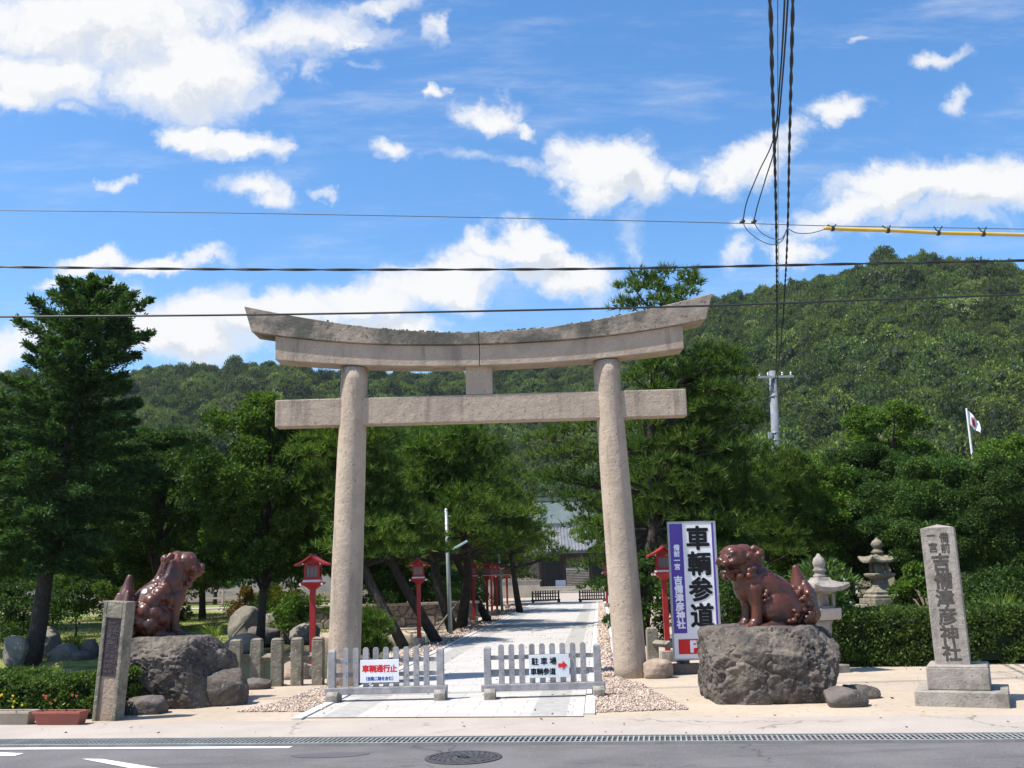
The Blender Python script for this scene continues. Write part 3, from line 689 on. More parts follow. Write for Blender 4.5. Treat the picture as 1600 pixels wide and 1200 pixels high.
# ------------------------------------------------------------------ barricades
def barricade(label, group, loc, rz, wm=wood_grey, feet=grey_stone):
    e = empty('barricade', loc, rz, label, 'barricade', group)
    Wd = 1.54
    for x in (.05, Wd-.05):
        b = MB(); b.box((x, 0, .385), (.095, .095, .53)); b.box((x, 0, .662), (.095, .095, .025), taper=.55); b.build('post', wm, e, bevel=.006)
    for z in (.345, .525): MB().box((Wd/2, .022, z), (Wd-.19, .03, .055)).build('rail', wm, e, bevel=.004)
    MB().box((Wd/2, 0, .145), (Wd+.08, .105, .09)).build('base_board', wm, e, bevel=.008)
    pm = None
    for k in range(9):
        x = .05+.098/2+(Wd-.1-.098)*(k+1)/10.-.0+(.0)
        b = MB(); b.prism([(x-.038, .19), (x+.038, .19), (x+.038, .672), (x+.02, .695), (x-.02, .695), (x-.038, .672)], -.022, .005)
        p = b.build('picket', wm, e, bevel=.003)
        for z in (.345, .525):
            MB().tube([(x, -.022, z), (x, -.030, z)], .009, 8).build('bolt', steel, p)
    for x in (.075, Wd-.05):
        b = MB(); b.prism([(-.16, 0), (.16, 0), (.16, .1), (.12, .14), (-.12, .14), (-.16, .1)], -.075, .075)
        MF = Matrix.Rotation(math.pi/2, 4, 'Z')
        b2 = MB(); b2.add([(y, x_, z) for x_, y, z in b.v], [f[::-1] for f in b.f]); o = b2.build('foot', feet, e, loc=(x, 0, 0), bevel=.01)
    return e
BL, BR = G(513, 1098), G(686, 1094)
b1 = barricade('grey wooden barricade with a red and blue written no entry board', 'barricades across the path', BL, math.atan2(BR.y-BL.y, BR.x-BL.x))
sg = MB().box((.69, -.042, .392), (.515, .012, .292)).build('sign_board', panel_white, b1, bevel=.003)
cells = [(ch, .69+(k-2)*.0925, .425, .098, .004, .98) for k, ch in enumerate('車輌通行止')]
text_on(cells, 'lettering', red_vinyl, sg, (0, -.049, 0))
text_on([('（自動二輪を含む）', .69, .298, .052, .0022, .9)], 'caption', blue_vinyl, sg, (0, -.049, 0))
BL, BR = G(757, 1093), G(922, 1088.5)
b2 = barricade('grey wooden barricade whose board shows a red arrow to the parking', 'barricades across the path', BL, math.atan2(BR.y-BL.y, BR.x-BL.x))
sg = MB().box((.857, -.042, .405), (.527, .012, .292)).build('sign_board', panel_pale, b2, bevel=.003)
cells = [(ch, .674+k*.118, .468, .098, .003, .95) for k, ch in enumerate('駐車場')]+[(ch, .652+k*.083, .338, .090, .003, .95) for k, ch in enumerate('車輌参道')]
text_on(cells, 'lettering', ink, sg, (0, -.049, 0))
MB().prism([(.975, .385), (1.035, .385), (1.035, .35), (1.095, .41), (1.035, .47), (1.035, .435), (.975, .435)], -.002, .002).build('arrow', red_vinyl, sg, loc=(0, -.050, 0))
b3 = barricade('dark barricade on the left at the far end of the path', 'dark barricades before the gate', G(831, 942.3), 0, wood_dark, wood_dark); b3.scale = (1, 1, .95)
b4 = barricade('dark barricade on the right at the far end of the path', 'dark barricades before the gate', G(905, 941), 0, wood_dark, wood_dark); b4.scale = (.92, 1, .95)

# ------------------------------------------------------------------ red lanterns
def red_lantern(label, loc, sc_=1., rz=0.):
    e = empty('red_lantern', loc, rz, label, 'lantern', 'red wooden lanterns along the path'); e.scale = (sc_,)*3
    MB().box((0, 0, .09), (.26, .26, .20)).build('base_block', grey_stone, e, bevel=.012)
    b = MB(); b.box((0, 0, .83), (.092, .092, 1.30)); b.build('pole', red_paint, e, bevel=.005)
    b = MB(); b.lathe([(.05, 1.43), (.09, 1.47), (.185, 1.535), (.195, 1.555), (.15, 1.56)], 4); o = b.build('bowl', red_paint, e)
    for sx in (-1, 1):
        for sy in (-1, 1):
            MB().box((sx*.185, sy*.185, 1.525), (.028, .028, .035)).build('white_tip', white_paint, o)
    MB().box((0, 0, 1.58), (.29, .29, .035)).build('platform', white_paint, e, bevel=.004)
    MB().box((0, 0, 1.607), (.27, .27, .022)).build('sill', red_paint, e)
    h = MB()
    for sx in (-1, 1):
        for sy in (-1, 1): h.box((sx*.112, sy*.112, 1.735), (.032, .032, .24))
    for q in (-1, 1):
        h.box((0, q*.112, 1.84), (.20, .03, .035)); h.box((q*.112, 0, 1.84), (.03, .20, .035))
        h.box((0, q*.112, 1.632), (.20, .03, .03)); h.box((q*.112, 0, 1.632), (.03, .20, .03))
        for k in (-.035, .035):
            h.box((k, q*.112, 1.735), (.007, .012, .19)); h.box((q*.112, k, 1.735), (.012, .007, .19))
    hh = h.build('lamp_house', red_paint, e)
    for q, rot in ((-1, 0), (1, 0), (-1, 1), (1, 1)):
        d = (.19, .008, .19) if not rot else (.008, .19, .19); c = (0, q*.104, 1.738) if not rot else (q*.104, 0, 1.738)
        MB().box(c, d).build('pane', pane_m, hh)
    for sx in (-1, 1):
        for sy in (-1, 1): MB().box((sx*.15, sy*.15, 1.868), (.022, .022, .03)).build('white_tip', white_paint, hh)
    r = MB(); top = []
    prof = [(-.275, 1.868), (-.20, 1.895), (-.11, 1.945), (0, 2.02), (.11, 1.945), (.20, 1.895), (.275, 1.868)]
    lo = [(x, z-.032) for x, z in prof]
    for (p, q, p2, q2) in zip(prof, prof[1:], lo, lo[1:]):
        r.prism([p2, q2, q, p], -.24, .24)
    rr = r.build('roof', red_paint, e)
    MB().box((0, 0, 2.025), (.035, .50, .03)).build('ridge', mat('lantern_ridge', (.12, .03, .03), (.07, .03, .03), 6, .6) if 'lantern_ridge' not in MATS else MATS['lantern_ridge'], rr)
    b = MB(); b.prism([(-.15, 1.87), (.15, 1.87), (0, 1.975)], -.125, .125); b.build('gable', red_paint, rr)
    return e
l0 = red_lantern('red lantern beside the left pillar, behind the stone fence', G(488, 1056), 1.)
LN = [((655, 1009), 'red lantern on a leaning pole between the left pillar and the lamp post', 1.), ((741, 979), 'red lantern in full sun right of the nearer lamp post', 1.),
      ((762, 971), 'first of three red lanterns bunched before the far lamp post', 1.), ((769, 963), 'middle of three red lanterns bunched before the far lamp post', 1.), ((777, 960), 'last of three red lanterns bunched before the far lamp post', 1.)]
for p, lb, s in LN:
    o = copy_tree(l0); o.location = G(*p); o['label'] = lb
o = copy_tree(l0); o.location = D(1038, 1010, 19.) * Vector((1, 1, 0)) if False else Vector((D(1043, 1010, 19.).x, 19., 0)); o['label'] = 'red lantern half hidden by the tall purple sign'
o = copy_tree(l0); o.location = G(949, 949); o['label'] = 'small red lantern beside the right pillar, far down the path'
o = copy_tree(l0); o.location = G(793, 951); o['label'] = 'farthest red lantern, under the trees behind the far lamp post'

# ------------------------------------------------------------------ lamp posts with a tube light
def lamp_post(label, base, top_px, Y):
    p = G(*base); q = D(*top_px, p.y); h = q.z
    e = empty('lamp_post', p, 0, label, 'lamp post', 'slim lamp posts along the path')
    lx = q.x-p.x
    MB().tube([(0, 0, -.02), (lx*.5, 0, h*.5), (lx, 0, h)], [.062, .054, .046], 12).build('pole', steel, e, smooth=True)
    MB().tube([(lx, 0, h), (lx, 0, h+.05)], [.052, .02], 12).build('cap', steel, e)
    MB().box((lx, -.02, h-.17), (.28, .03, .03)).build('bracket', steel, e)
    z0 = h*.665; x0 = lx*.665
    MB().tube([(x0, 0, z0-.03), (x0+.09, -.02, z0)], .018, 8).build('arm', steel, e)
    M_ = Matrix.Translation((x0+.32, -.03, z0+.14)) @ Matrix.Rotation(rad(-28), 4, 'Y')
    f = MB().box((0, 0, 0), (.56, .09, .06), M_).build('lamp_shade', lamp_plastic, e, bevel=.012)
    return e
lamp_post('slim steel lamp post with a teal tube light left of the path', (704, 992), (697, 797), 0)
lamp_post('more distant slim lamp post just before the dark gate', (785, 957), (779, 856), 0)

# ------------------------------------------------------------------ stone fences
def stone_fence(label, pts, w_, h, hole=True):
    a = Vector(pts[0]); e = empty('stone_fence', a, 0, label, 'stone fence')
    for k, p in enumerate(pts):
        d = Vector(p)-a; R = random.Random(k)
        b = MB(); b.box((d.x, d.y, h/2-.03), (w_, w_, h+.02)); b.box((d.x, d.y, h+.005), (w_, w_, .035), taper=.72)
        b.build('post', mossy_stone, e, bevel=.012)
    for p, q in zip(pts, pts[1:]):
        p, q = Vector(p)-a, Vector(q)-a
        MB().tube([p+Vector((0, 0, h*.62)), q+Vector((0, 0, h*.62))], .062, 4).build('rail', mossy_stone, e, bevel=.01)
    return e
stone_fence('low stone post fence between the left boulder and the gate pillar', [G(368, 1074), G(400.5, 1072), G(433, 1072), G(464, 1071), G(497, 1070)], .175, .70)
stone_fence('low stone posts behind the right pillar and the purple sign', [G(1021, 1041), G(1068, 1047)], .19, .62)

# ------------------------------------------------------------------ rocks
def rock_mesh(dim, seed, flat_top=.0, sub=5, power=3., amp=.10, freq=1.6, skew=(0, 0), ridge_=.5, ncut=16, cutd=(.78, .98), crag=.3):
    import bmesh
    bm = bmesh.new(); bmesh.ops.create_icosphere(bm, subdivisions=sub, radius=1)
    sd = Vector((seed*7.3, seed*3.1, seed*1.7)); sx, sy, sz = (d/2 for d in dim); Rk = random.Random(seed)
    cuts = []
    for k in range(ncut):
        n_ = Vector((Rk.gauss(0, 1), Rk.gauss(0, 1), Rk.gauss(0, .8)))
        if n_.length > .1 and n_.normalized().z > -.25: cuts.append((n_.normalized(), Rk.uniform(*cutd)))
    for v in bm.verts:
        p = v.co.copy(); k = (abs(p.x)**power+abs(p.y)**power+abs(p.z)**power)**(-1/power); p = p*k
        for n_, dd in cuts:
            e_ = p.dot(n_)-dd
            if e_ > 0: p = p-n_*e_*.93
        q = Vector((p.x*sx, p.y*sy, p.z*sz)); m = min(sx, sy, sz)
        f1 = noise.noise((q*(freq*.55)/m+sd)*.6); f2 = 1-abs(noise.noise((q*freq/m*.9+sd)*.9))*2; f3 = noise.noise(q*freq*2.4/m+sd); f4 = noise.noise(q*freq*6/m+sd)
        cell = noise.cell_vector(q*freq*.8/m+sd)
        d = m*amp*(1.6*f1+ridge_*f2+.5*f3+.22*f4+.12*noise.noise(q*freq*14/m+sd))
        if crag:
            vd = noise.voronoi(q*2.6/m*.45+sd+Vector((f3, f4, f1))*.25)[0]; d -= crag*m*.07*max(0, .16-(vd[1]-vd[0]))/.16
            d += crag*m*.016*(1-abs(noise.noise(q*9/m*.5+sd))*2) + crag*m*.012*noise.noise(q*22/m*.5+sd)
        nrm = Vector((p.x/sx, p.y/sy, p.z/sz)).normalized()
        q += nrm*d
        if flat_top and q.z > sz*(1-flat_top): q.z = sz*(1-flat_top)+(q.z-sz*(1-flat_top))*.25
        q.x += skew[0]*(q.z+sz); q.y += skew[1]*(q.z+sz)
        v.co = q
    bm.verts.ensure_lookup_table(); zmin = -sz*.93
    for v in bm.verts: v.co.z -= zmin
    me = bpy.data.meshes.new('rock'); bm.to_mesh(me); bm.free(); return me
def rock(name, label, loc, dim, seed, m, cat='rock', group=None, rz=0., smooth=True, **kw):
    o = link(name, rock_mesh(dim, seed, **kw), m, loc=loc, rot=(0, 0, rz), smooth=smooth)
    return tag(o, label, cat, group)
rock('boulder', 'broad dark flat topped boulder carrying the open mouthed lion dog', (3.13, 13.42, -.02), (1.62, 1.40, .98), 3, boulder_m, 'boulder', sub=7, power=8, amp=.075, flat_top=.12, cutd=(.98, 1.22), ncut=34, freq=2.2, crag=1.)
rock('boulder', 'mossy dark boulder carrying the lion dog that faces the path from the left', (-4.72, 14.60, -.02), (1.66, 1.35, 1.0), 8, boulder_m, 'boulder', sub=7, power=6.5, amp=.09, flat_top=.1, skew=(-.10, 0), cutd=(.96, 1.2), ncut=34, freq=2.2, crag=1.)
rock('boulder', 'smaller grey stone leaning on the lower right of the left boulder', G(345, 1104)+Vector((0, .22, -.05)), (.66, .5, .52), 11, boulder_m, 'stone', sub=4, amp=.09, group=None)
rock('rock', 'flat dark brown stone between the inscribed post and the left boulder', G(222, 1118)+Vector((0, .2, -.02)), (.56, .34, .26), 5, rock_dark, sub=4, power=5, amp=.07)
rock('rock', 'dark low rock in front of the right boulder', G(1328, 1106)+Vector((0, .2, -.03)), (.52, .42, .26), 12, rock_dark, sub=4, amp=.07, power=3.5)
rock('rock', 'flat grey rock lying behind the low dark rock by the right boulder', G(1352, 1094)+Vector((.0, .25, -.03)), (.50, .44, .20), 13, boulder_m, sub=4, amp=.08)
rock('rock', 'tan rock at the foot of the right pillar beside the sign', G(1030, 1061)+Vector((0, .2, -.04)), (.48, .4, .33), 21, rock_tan, sub=4, amp=.09)
rock('rock', 'small brown rock lying under the first posts of the stone fence', G(398, 1078)+Vector((0, .15, -.03)), (.42, .3, .2), 22, rock_dark, sub=4, amp=.09)
PR = [((18, 1036), (.62, .5, .66), 31, rock_m, 'rounded grey rock at the left picture edge beside the leaning trunk'), ((62, 1030), (.7, .45, .80), 32, rock_m, 'pale upright rock left of the leaning trunk'),
      ((178, 1030), (.75, .5, .40), 33, rock_m, 'long low rock on the pond edge right of the leaning trunk'), ((92, 1031), (.66, .5, .42), 34, rock_m, 'squarish grey rock on the pond edge, the biggest right of the trunk'),
      ((120, 1031), (.50, .4, .26), 35, rock_dark, 'small dark rock on the pond edge beside a grass tuft'), ((133, 1028), (.45, .4, .50), 36, rock_dark, 'upright dark rock on the pond edge near the inscribed post'),
      ((380, 1004), (.85, .7, 1.05), 37, rock_m, 'tall grey rock behind the pond left of the thin tree trunk'), ((372, 1016), (.90, .6, .45), 38, rock_tan, 'flat brownish rock on the pond edge behind the stone fence'),
      ((427, 1000), (1.0, .7, .85), 39, rock_m, 'pointed pale rock right of the thin tree trunk'), ((453, 1001), (.6, .5, .62), 40, rock_tan, 'small pointed tan rock between two pale pond rocks'),
      ((475, 1003), (.85, .6, .55), 41, rock_m, 'pale rounded rock just left of the nearest red lantern pole'), ((405, 1004), (1.1, .8, .5), 42, rock_dark, 'dark rock in shade on the pond edge behind the thin trunk'),
      ((88, 952), (1.6, 1., .7), 43, rock_dark, 'dark flat rock on the lawn behind the leaning trunk'), ((455, 1062), (.5, .4, .35), 44, rock_tan, 'brown rock behind the fourth post of the stone fence'),
      ((450, 1040), (.5, .4, .28), 45, rock_dark, 'dark wet rock standing in the pond behind the stone fence')]
for p, dm, sd, m, lb in PR:
    rock('pond_rock', lb, G(*p)+Vector((0, .25, -.08)), dm, sd, m, 'rock', 'rocks along the pond', sub=4, amp=.11, ridge_=.7)
for k, (p, h) in enumerate([((1380, 985), .5), ((1270, 1000), .55), ((1540, 985), .5)]):
    rock('rock', ['low grey rock behind the hedge below the stepped stone lantern', 'grey rock behind the right boulder below the oleander', 'low dark rock behind the hedge right of the inscribed pillar'][k], G(*p), (1.1, .7, h), 60+k, [rock_m, rock_dark, rock_dark][k], sub=4, amp=.1)

# ------------------------------------------------------------------ lion dogs (glazed pottery statues)
def lion_dog(label, loc, rz, turn, open_mouth, sc_=1., locks=False):
    e = empty('lion_dog_statue', loc, rz, label, 'statue', 'glazed lion dogs on boulders'); e.scale = sc_ if hasattr(sc_, '__len__') else (sc_,)*3
    b = MB(); S = lambda x, y, z, r, ry=None, rz_=None, rot=None: b.ell((x, y, z), (r, ry or r, rz_ or r), rot=rot)
    H = Matrix.Translation((.28, 0, .80)) @ Matrix.Rotation(turn, 4, 'Z') @ Matrix.Diagonal((1.07, 1.07, 1.07, 1)) @ Matrix.Translation((-.28, 0, -.80))
    def HS(x, y, z, r, ry=None, rz_=None, rot=None): b.ell((x, y, z), (r, ry or r, rz_ or r), M=H, rot=rot)
    def limb(pts, rs, n=7):
        for (p, q, r0, r1) in zip(pts, pts[1:], rs, rs[1:]):
            for i in range(n):
                t = i/n; S(*(p[k]+(q[k]-p[k])*t for k in range(3)), r0+(r1-r0)*t)
        S(*pts[-1], rs[-1])
    # trunk: deep chest running back and down to the haunches
    limb([(.225, 0, .56), (.06, 0, .52), (-.08, 0, .42), (-.18, 0, .25)], [.175, .19, .205, .21])
    S(.26, 0, .50, .13, .15, .19); S(.29, 0, .60, .12, .15, .13)
    for s in (-1, 1):
        S(.20, s*.11, .55, .11, .08, .14)                                       # shoulder
        limb([(.21, s*.115, .48), (.195, s*.12, .28), (.205, s*.12, .10)], [.098, .070, .060])
        S(.225, s*.12, .085, .07, .062, .06); S(.265, s*.12, .045, .08, .068, .046)
        for k in (-1, 0, 1): S(.325, s*.12+k*.036, .036, .032, .022, .034)
        S(-.065, s*.14, .235, .21, .105, .215, (0, rad(18), 0))                  # thigh
        S(-.02, s*.155, .29, .11, .07, .11); S(-.13, s*.15, .13, .12, .075, .11)
        limb([(-.05, s*.165, .05), (.09, s*.175, .04)], [.06, .048]); S(.12, s*.175, .038, .065, .058, .04)
        for k in (-1, 0, 1): S(.165, s*.175+k*.032, .03, .028, .019, .028)
        for (x, z, r) in ((.12, .40, .028), (.10, .44, .026), (.085, .36, .03), (.13, .34, .022), (-.21, .16, .03), (-.19, .21, .024), (-.17, .10, .034), (-.12, .09, .03)):
            S(x, s*(.195 if x > 0 else .240), z, r)                               # curls on the flank and the leg
    for k in range(7):                                                           # knobs of the spine
        t = k/6; S(.10-.36*t, 0, .70-.30*t**1.4, .06)
        for s in (-1, 1): S(.08-.33*t, s*.095, .655-.29*t**1.4, .062)
    # neck, head
    limb([(.27, 0, .62), (.30, 0, .76)], [.15, .145])
    HS(.375, 0, .855, .145, .150, .135); HS(.27, 0, .875, .125, .145, .125); HS(.40, 0, .915, .105, .115, .075)
    HS(.245, 0, .80, .125, .155, .155); S(.20, 0, .62, .14, .155, .12)
    for s in (-1, 1):
        HS(.455, s*.062, .905, .055, .058, .038, (0, rad(20), 0))                # brow
        HS(.485, s*.066, .858, .030, .030, .026)                                 # eye
        HS(.47, s*.085, .80, .055, .05, .045)                                    # cheek
        HS(.535, s*.045, .79, .052, .05, .036)                                   # upper lip
        HS(.30, s*.145, .865, .055, .03, .035, (0, rad(30), 0)); HS(.265, s*.150, .835, .04, .026, .045)  # ear
    HS(.505, 0, .825, .062, .066, .05); HS(.565, 0, .825, .036, .048, .032); HS(.545, 0, .800, .04, .06, .03)
    for s in (-1, 1): HS(.575, s*.032, .818, .02, .022, .018)
    if open_mouth:
        HS(.475, 0, .698, .085, .085, .028, (0, rad(14), 0)); HS(.41, 0, .705, .08, .10, .045); HS(.535, 0, .69, .03, .06, .026)
        HS(.44, 0, .655, .05, .06, .045)
        for s in (-1, 1): HS(.535, s*.045, .758, .012, .012, .022); HS(.52, s*.05, .715, .011, .011, .02)
    else:
        HS(.475, 0, .745, .09, .095, .05); HS(.535, 0, .75, .045, .065, .035); HS(.44, 0, .70, .06, .075, .05)
    R = random.Random(4)
    for s in (-1, 1):                                                            # mane
        for k in range(11):
            a = k/10; x, z = .36-.20*a+.03*math.sin(k*2.), .675+.255*a
            HS(x-.05*(1-a), s*(.135+.02*math.sin(k)), z, .036 if not locks else .03)
        for k in range(8):
            a = k/7; HS(.205-.05*math.sin(a*3.14), s*(.13-.02*a), .64+.30*a, .042)
        for k in range(6): HS(.33-.045*k, s*.15, .645+.018*math.sin(k*2.2), .038)
        if locks:
            for (x, y, z, r) in ((.05, .15, .575, .085), (-.03, .165, .50, .095), (-.13, .18, .42, .10), (-.21, .16, .32, .10), (-.10, .215, .30, .10), (-.15, .21, .17, .10), (.0, .215, .24, .09), (-.22, .13, .20, .10), (.10, .16, .46, .08)): S(x, s*y, z, r)
            for k in range(6):
                x0 = .31-.03*k; pts = [(x0, s*(.09+.006*k), .92-.012*k), (x0-.05, s*.135, .82-.02*k), (x0-.08-.012*k, s*.15, .70-.02*k), (x0-.10-.018*k, s*.145, .60-.012*k)]
                limb(pts, [.05, .058, .052, .03], 6)
    for k in range(6): HS(.16+.03*math.sin(k), 0, .66+.05*k, .055)
    for k in range(5): HS(.39+.03*math.cos(k*3), (k-2)*.055, .635+.01*math.sin(k*2), .04)
    # flame tail standing behind the rump
    limb([(-.36, 0, .08), (-.45, 0, .16), (-.42, 0, .32), (-.385, 0, .47)], [.12, .15, .14, .115])
    limb([(-.385, 0, .47), (-.365, 0, .60), (-.35, 0, .71)], [.115, .068, .038])
    limb([(-.46, 0, .20), (-.50, 0, .38), (-.485, 0, .52)], [.10, .075, .018])
    for s in (-1, 1):
        limb([(-.40, s*.06, .30), (-.42, s*.11, .42), (-.40, s*.10, .55)], [.08, .06, .016])
        for k in range(9):
            x, z = -.37-.06*(k % 3)+.012*k, .12+.055*k*.85
            S(x, s*(.152-.008*k), z, .040)
        for k in range(6): S(-.345-.06*(k % 2), s*.145, .08+.065*k, .036)
        for k in range(4): S(-.50+.012*k, s*.06, .14+.08*k, .04)
    me0 = b.mesh('statue'); o = bpy.data.objects.new('statue', me0); COL.objects.link(o)
    rm = o.modifiers.new('r', 'REMESH'); rm.mode = 'VOXEL'; rm.voxel_size = .0075; rm.adaptivity = 0
    sm = o.modifiers.new('s', 'SMOOTH'); sm.factor = .5; sm.iterations = 3
    dg = bpy.context.evaluated_depsgraph_get(); dg.update()
    me = bpy.data.meshes.new_from_object(o.evaluated_get(dg)); bpy.data.objects.remove(o)
    link('body', me, bizen, e, smooth=True)
    # eyes are little dark glazed balls
    for s in (-1, 1):
        x = MB(); x.ell((.503, s*.068, .860), (.018, .018, .016), M=H); x.build('eye', MATS.get('dark_glaze') or mat('dark_glaze', (.02, .014, .012), (.03, .02, .018), 8, .2), e, smooth=True)
    return e
pR = D(1204, 985, 13.42)
lion_dog('red brown open mouthed lion dog facing left on the right boulder', (pR.x, 13.42, .835), rad(180+12), rad(18), True, (1.15, 1.12, 1.05))
pL = D(268, 993, 14.55)
lion_dog('red brown closed mouthed lion dog facing right on the left boulder', (pL.x-.25, 14.60, .865), rad(42), rad(-30), False, (1.08, 1.10, 1.17), True)

# ------------------------------------------------------------------ stone name pillar
e = empty('name_pillar', (5.06, 12.50, 0), rad(-25), 'tall inscribed granite pillar on a two step plinth', 'stone pillar')
MB().box((.06, .0, .07), (.98, .92, .19)).build('lower_plinth', grey_stone, e, bevel=.012)
b = MB(); b.box((.04, .0, .29), (.66, .62, .25)); b.box((.04, .0, .427), (.66, .62, .024), taper=.95); b.build('upper_plinth', grey_stone, e, bevel=.012)
b = MB(); b.box((0, 0, 1.215), (.375, .345, 1.57), taper=.985); b.add([(-.185, -.17, 2.0), (.185, -.17, 2.0), (.185, .17, 2.0), (-.185, .17, 2.0), (0, 0, 2.045)], [(0, 1, 4), (1, 2, 4), (2, 3, 4), (3, 0, 4)])
sh = b.build('shaft', grey_stone, e, bevel=.006); sh.rotation_euler = (0, rad(-.9), 0)
cells = [('備', .065, 1.885, .125, .002, .85), ('前', .068, 1.765, .125, .002, .85), ('一', -.075, 1.915, .11, .003, .85), ('宮', -.065, 1.775, .125, .002, .85)]
for k, ch in enumerate('吉備津彦神社'): cells.append((ch, .0+.004*(k % 2), 1.600-k*.205, .21, .0075, .98))
text_on(cells, 'inscription', engraved, sh, (0, -.1735, 0))

# ------------------------------------------------------------------ inscribed leaning post at the left
e = empty('inscribed_post', G(186, 1127)+Vector((-.19, .14, -.03)), rad(-12), 'leaning rough granite post with a dark bronze inscription panel', 'stone post', rot=(0, rad(4.2), rad(-12)))
b = MB(); wdt, dp, hh = .31, .20, 1.44
b.box((-.13, 0, hh/2), (.05, dp, hh)); b.box((.13, 0, hh/2), (.05, dp, hh)); b.box((0, 0, hh-.10), (.21, dp, .20)); b.box((0, .03, .5), (.21, dp-.06, 1.0)); b.box((0, .03, 1.12), (.21, dp-.06, .24))
b.build('shaft', mossy_stone, e, bevel=.01)
MB().box((0, -.062, .27), (.208, .02, .56)).build('brick_face', rock_tan, e)
pl = MB().box((0, -.072, .895), (.208, .02, .69)).build('plaque', bronze, e, bevel=.004)
R = random.Random(2); b = MB()
for k in range(11):
    z = 1.185-k*.058
    for j in range(10):
        if R.random() < .6: b.box((R.uniform(-.055, .055), -.085, z+R.uniform(-.02, .02)), (R.uniform(.02, .06), .006, .006))
        else: b.box((R.uniform(-.075, .075), -.085, z), (.006, .006, R.uniform(.02, .045)))
b.build('relief', mat('worn_bronze', (.13, .10, .10), (.09, .07, .075), 12, .5, metal=.3), pl)

# ------------------------------------------------------------------ purple parking sign
e = empty('parking_sign', (2.765, 16.62, 0), 0, 'tall white and purple parking sign with big black characters and a red arrow', 'sign'); e.rotation_euler = (0, rad(.4), 0)
X0, Z1, WW, HH = -.378, 2.345, .757, 2.13
U = lambda u: X0+u*WW
Vv = lambda v: Z1-v*HH
MB().box((0, 0, Z1-HH/2), (WW-.02, .03, HH-.02)).build('panel', panel_white, e)
b = MB()
for x in (X0+.008, -X0-.008): b.box((x, 0, Z1-HH/2), (.022, .046, HH))
for z in (Z1-.008, Z1-HH+.008): b.box((0, 0, z), (WW-.04, .044, .022))
b.build('frame', steel, e)
def quad(u0, u1, v0, v1, name, m, y=-.0185): MB().box(((U(u0)+U(u1))/2, y, (Vv(v0)+Vv(v1))/2), (U(u1)-U(u0), .003, Vv(v0)-Vv(v1))).build(name, m, e)
quad(.035, .305, .015, .81, 'purple_band', violet); quad(.915, .957, .012, .985, 'purple_stripe', violet)
cells = [(ch, U(.62+.005*k), Vv(.122+.187*k), .385, .013, .98) for k, ch in enumerate('車輌参道')]
text_on(cells, 'title_lettering', ink, e, (0, -.0205, 0))
cells = [(ch, U(.165), Vv(v), .098, .0035, 1.0) for ch, v in zip('備前一宮', (.190, .236, .283, .330))]+[(ch, U(.168+.004*k), Vv(.428+.0635*k), .138, .006, 1.0) for k, ch in enumerate('吉備津彦神社')]
text_on(cells, 'shrine_lettering', white_vinyl, e, (0, -.0215, 0))
ar = MB(); ar.prism([(U(.115), Vv(.958)), (U(.83), Vv(.958)), (U(.93), Vv(.925)), (U(.56), Vv(.785)), (U(.56), Vv(.853)), (U(.115), Vv(.853))], -.0215, -.017); ar = ar.build('red_arrow', red_vinyl, e)
text_on([('P', U(.45), Vv(.905), .24, .012, 1.25)], 'parking_letter', white_vinyl, ar, (0, -.024, 0))
for x in (-.24, .17): MB().box((x, .05, .55), (.055, .04, 1.14)).build('support', wood_dark, e)
MB().box((.13, .05, .05), (.24, .22, .13)).build('footing', grey_stone, e, bevel=.01); MB().box((-.17, .08, .07), (.42, .2, .17)).build('footing', rock_dark, e, bevel=.015)

# ------------------------------------------------------------------ stone lanterns
def roof4(b, w_, z0, z1, th, lift, n=6, top=.25):
    """square roof with upturned corners"""
    def rim(k, z, sc__):
        out = []
        for s_ in range(4):
            for i in range(n):
                t = -1+2*i/n; c = [(t, -1), (1, t), (-t, 1), (-1, -t)][s_]
                out.append((c[0]*w_*sc__, c[1]*w_*sc__, z+lift*(abs(t)**2.5)*k))
        return out
    rings = [rim(.6, z0-th*.2, .80), rim(1, z0, 1), rim(1, z0+th, 1.0), rim(.45, z0+th+(z1-z0-th)*.30, .68), rim(.1, z0+th+(z1-z0-th)*.65, .42), rim(0, z1, top)]
    m_ = 4*n; vs = sum(rings, []); fs = []
    for r in range(len(rings)-1):
        for k in range(m_): fs.append((r*m_+k, r*m_+(k+1) % m_, (r+1)*m_+(k+1) % m_, (r+1)*m_+k))
    fs += [tuple(range(m_))[::-1], tuple((len(rings)-1)*m_+k for k in range(m_))]
    b.add(vs, fs)
e = empty('stone_lantern', (D(1289, 1000, 16.35).x, 16.35, 0), rad(18), 'grey stone lantern directly behind the right lion dog', 'stone lantern')
e.scale = (.78, .78, 1)
b = MB(); b.box((0, 0, .05), (.62, .62, .14)); b.build('base', grey_stone, e, bevel=.02)
MB().lathe([(.22, .12), (.16, .2), (.14, .45), (.15, .70), (.2, .78)], 16).build('shaft', grey_stone, e, smooth=True)
MB().box((0, 0, .87), (.50, .50, .17), taper=1.05).build('platform', mat('cream_granite', (.50, .43, .34), (.42, .36, .29), 6, .85, .4, 50), e, bevel=.015)
b = MB()
for sx in (-1, 1):
    for sy in (-1, 1): b.box((sx*.155, sy*.155, 1.075), (.06, .06, .25))
b.box((0, 0, .97), (.37, .37, .04)); b.box((0, 0, 1.195), (.37, .37, .04)); b.box((.0, 0, 1.08), (.20, .20, .2)); b.build('fire_box', grey_stone, e, bevel=.006)
b = MB(); roof4(b, .40, 1.215, 1.42, .06, .06, top=.34); b.build('roof', grey_stone, e, bevel=.008)
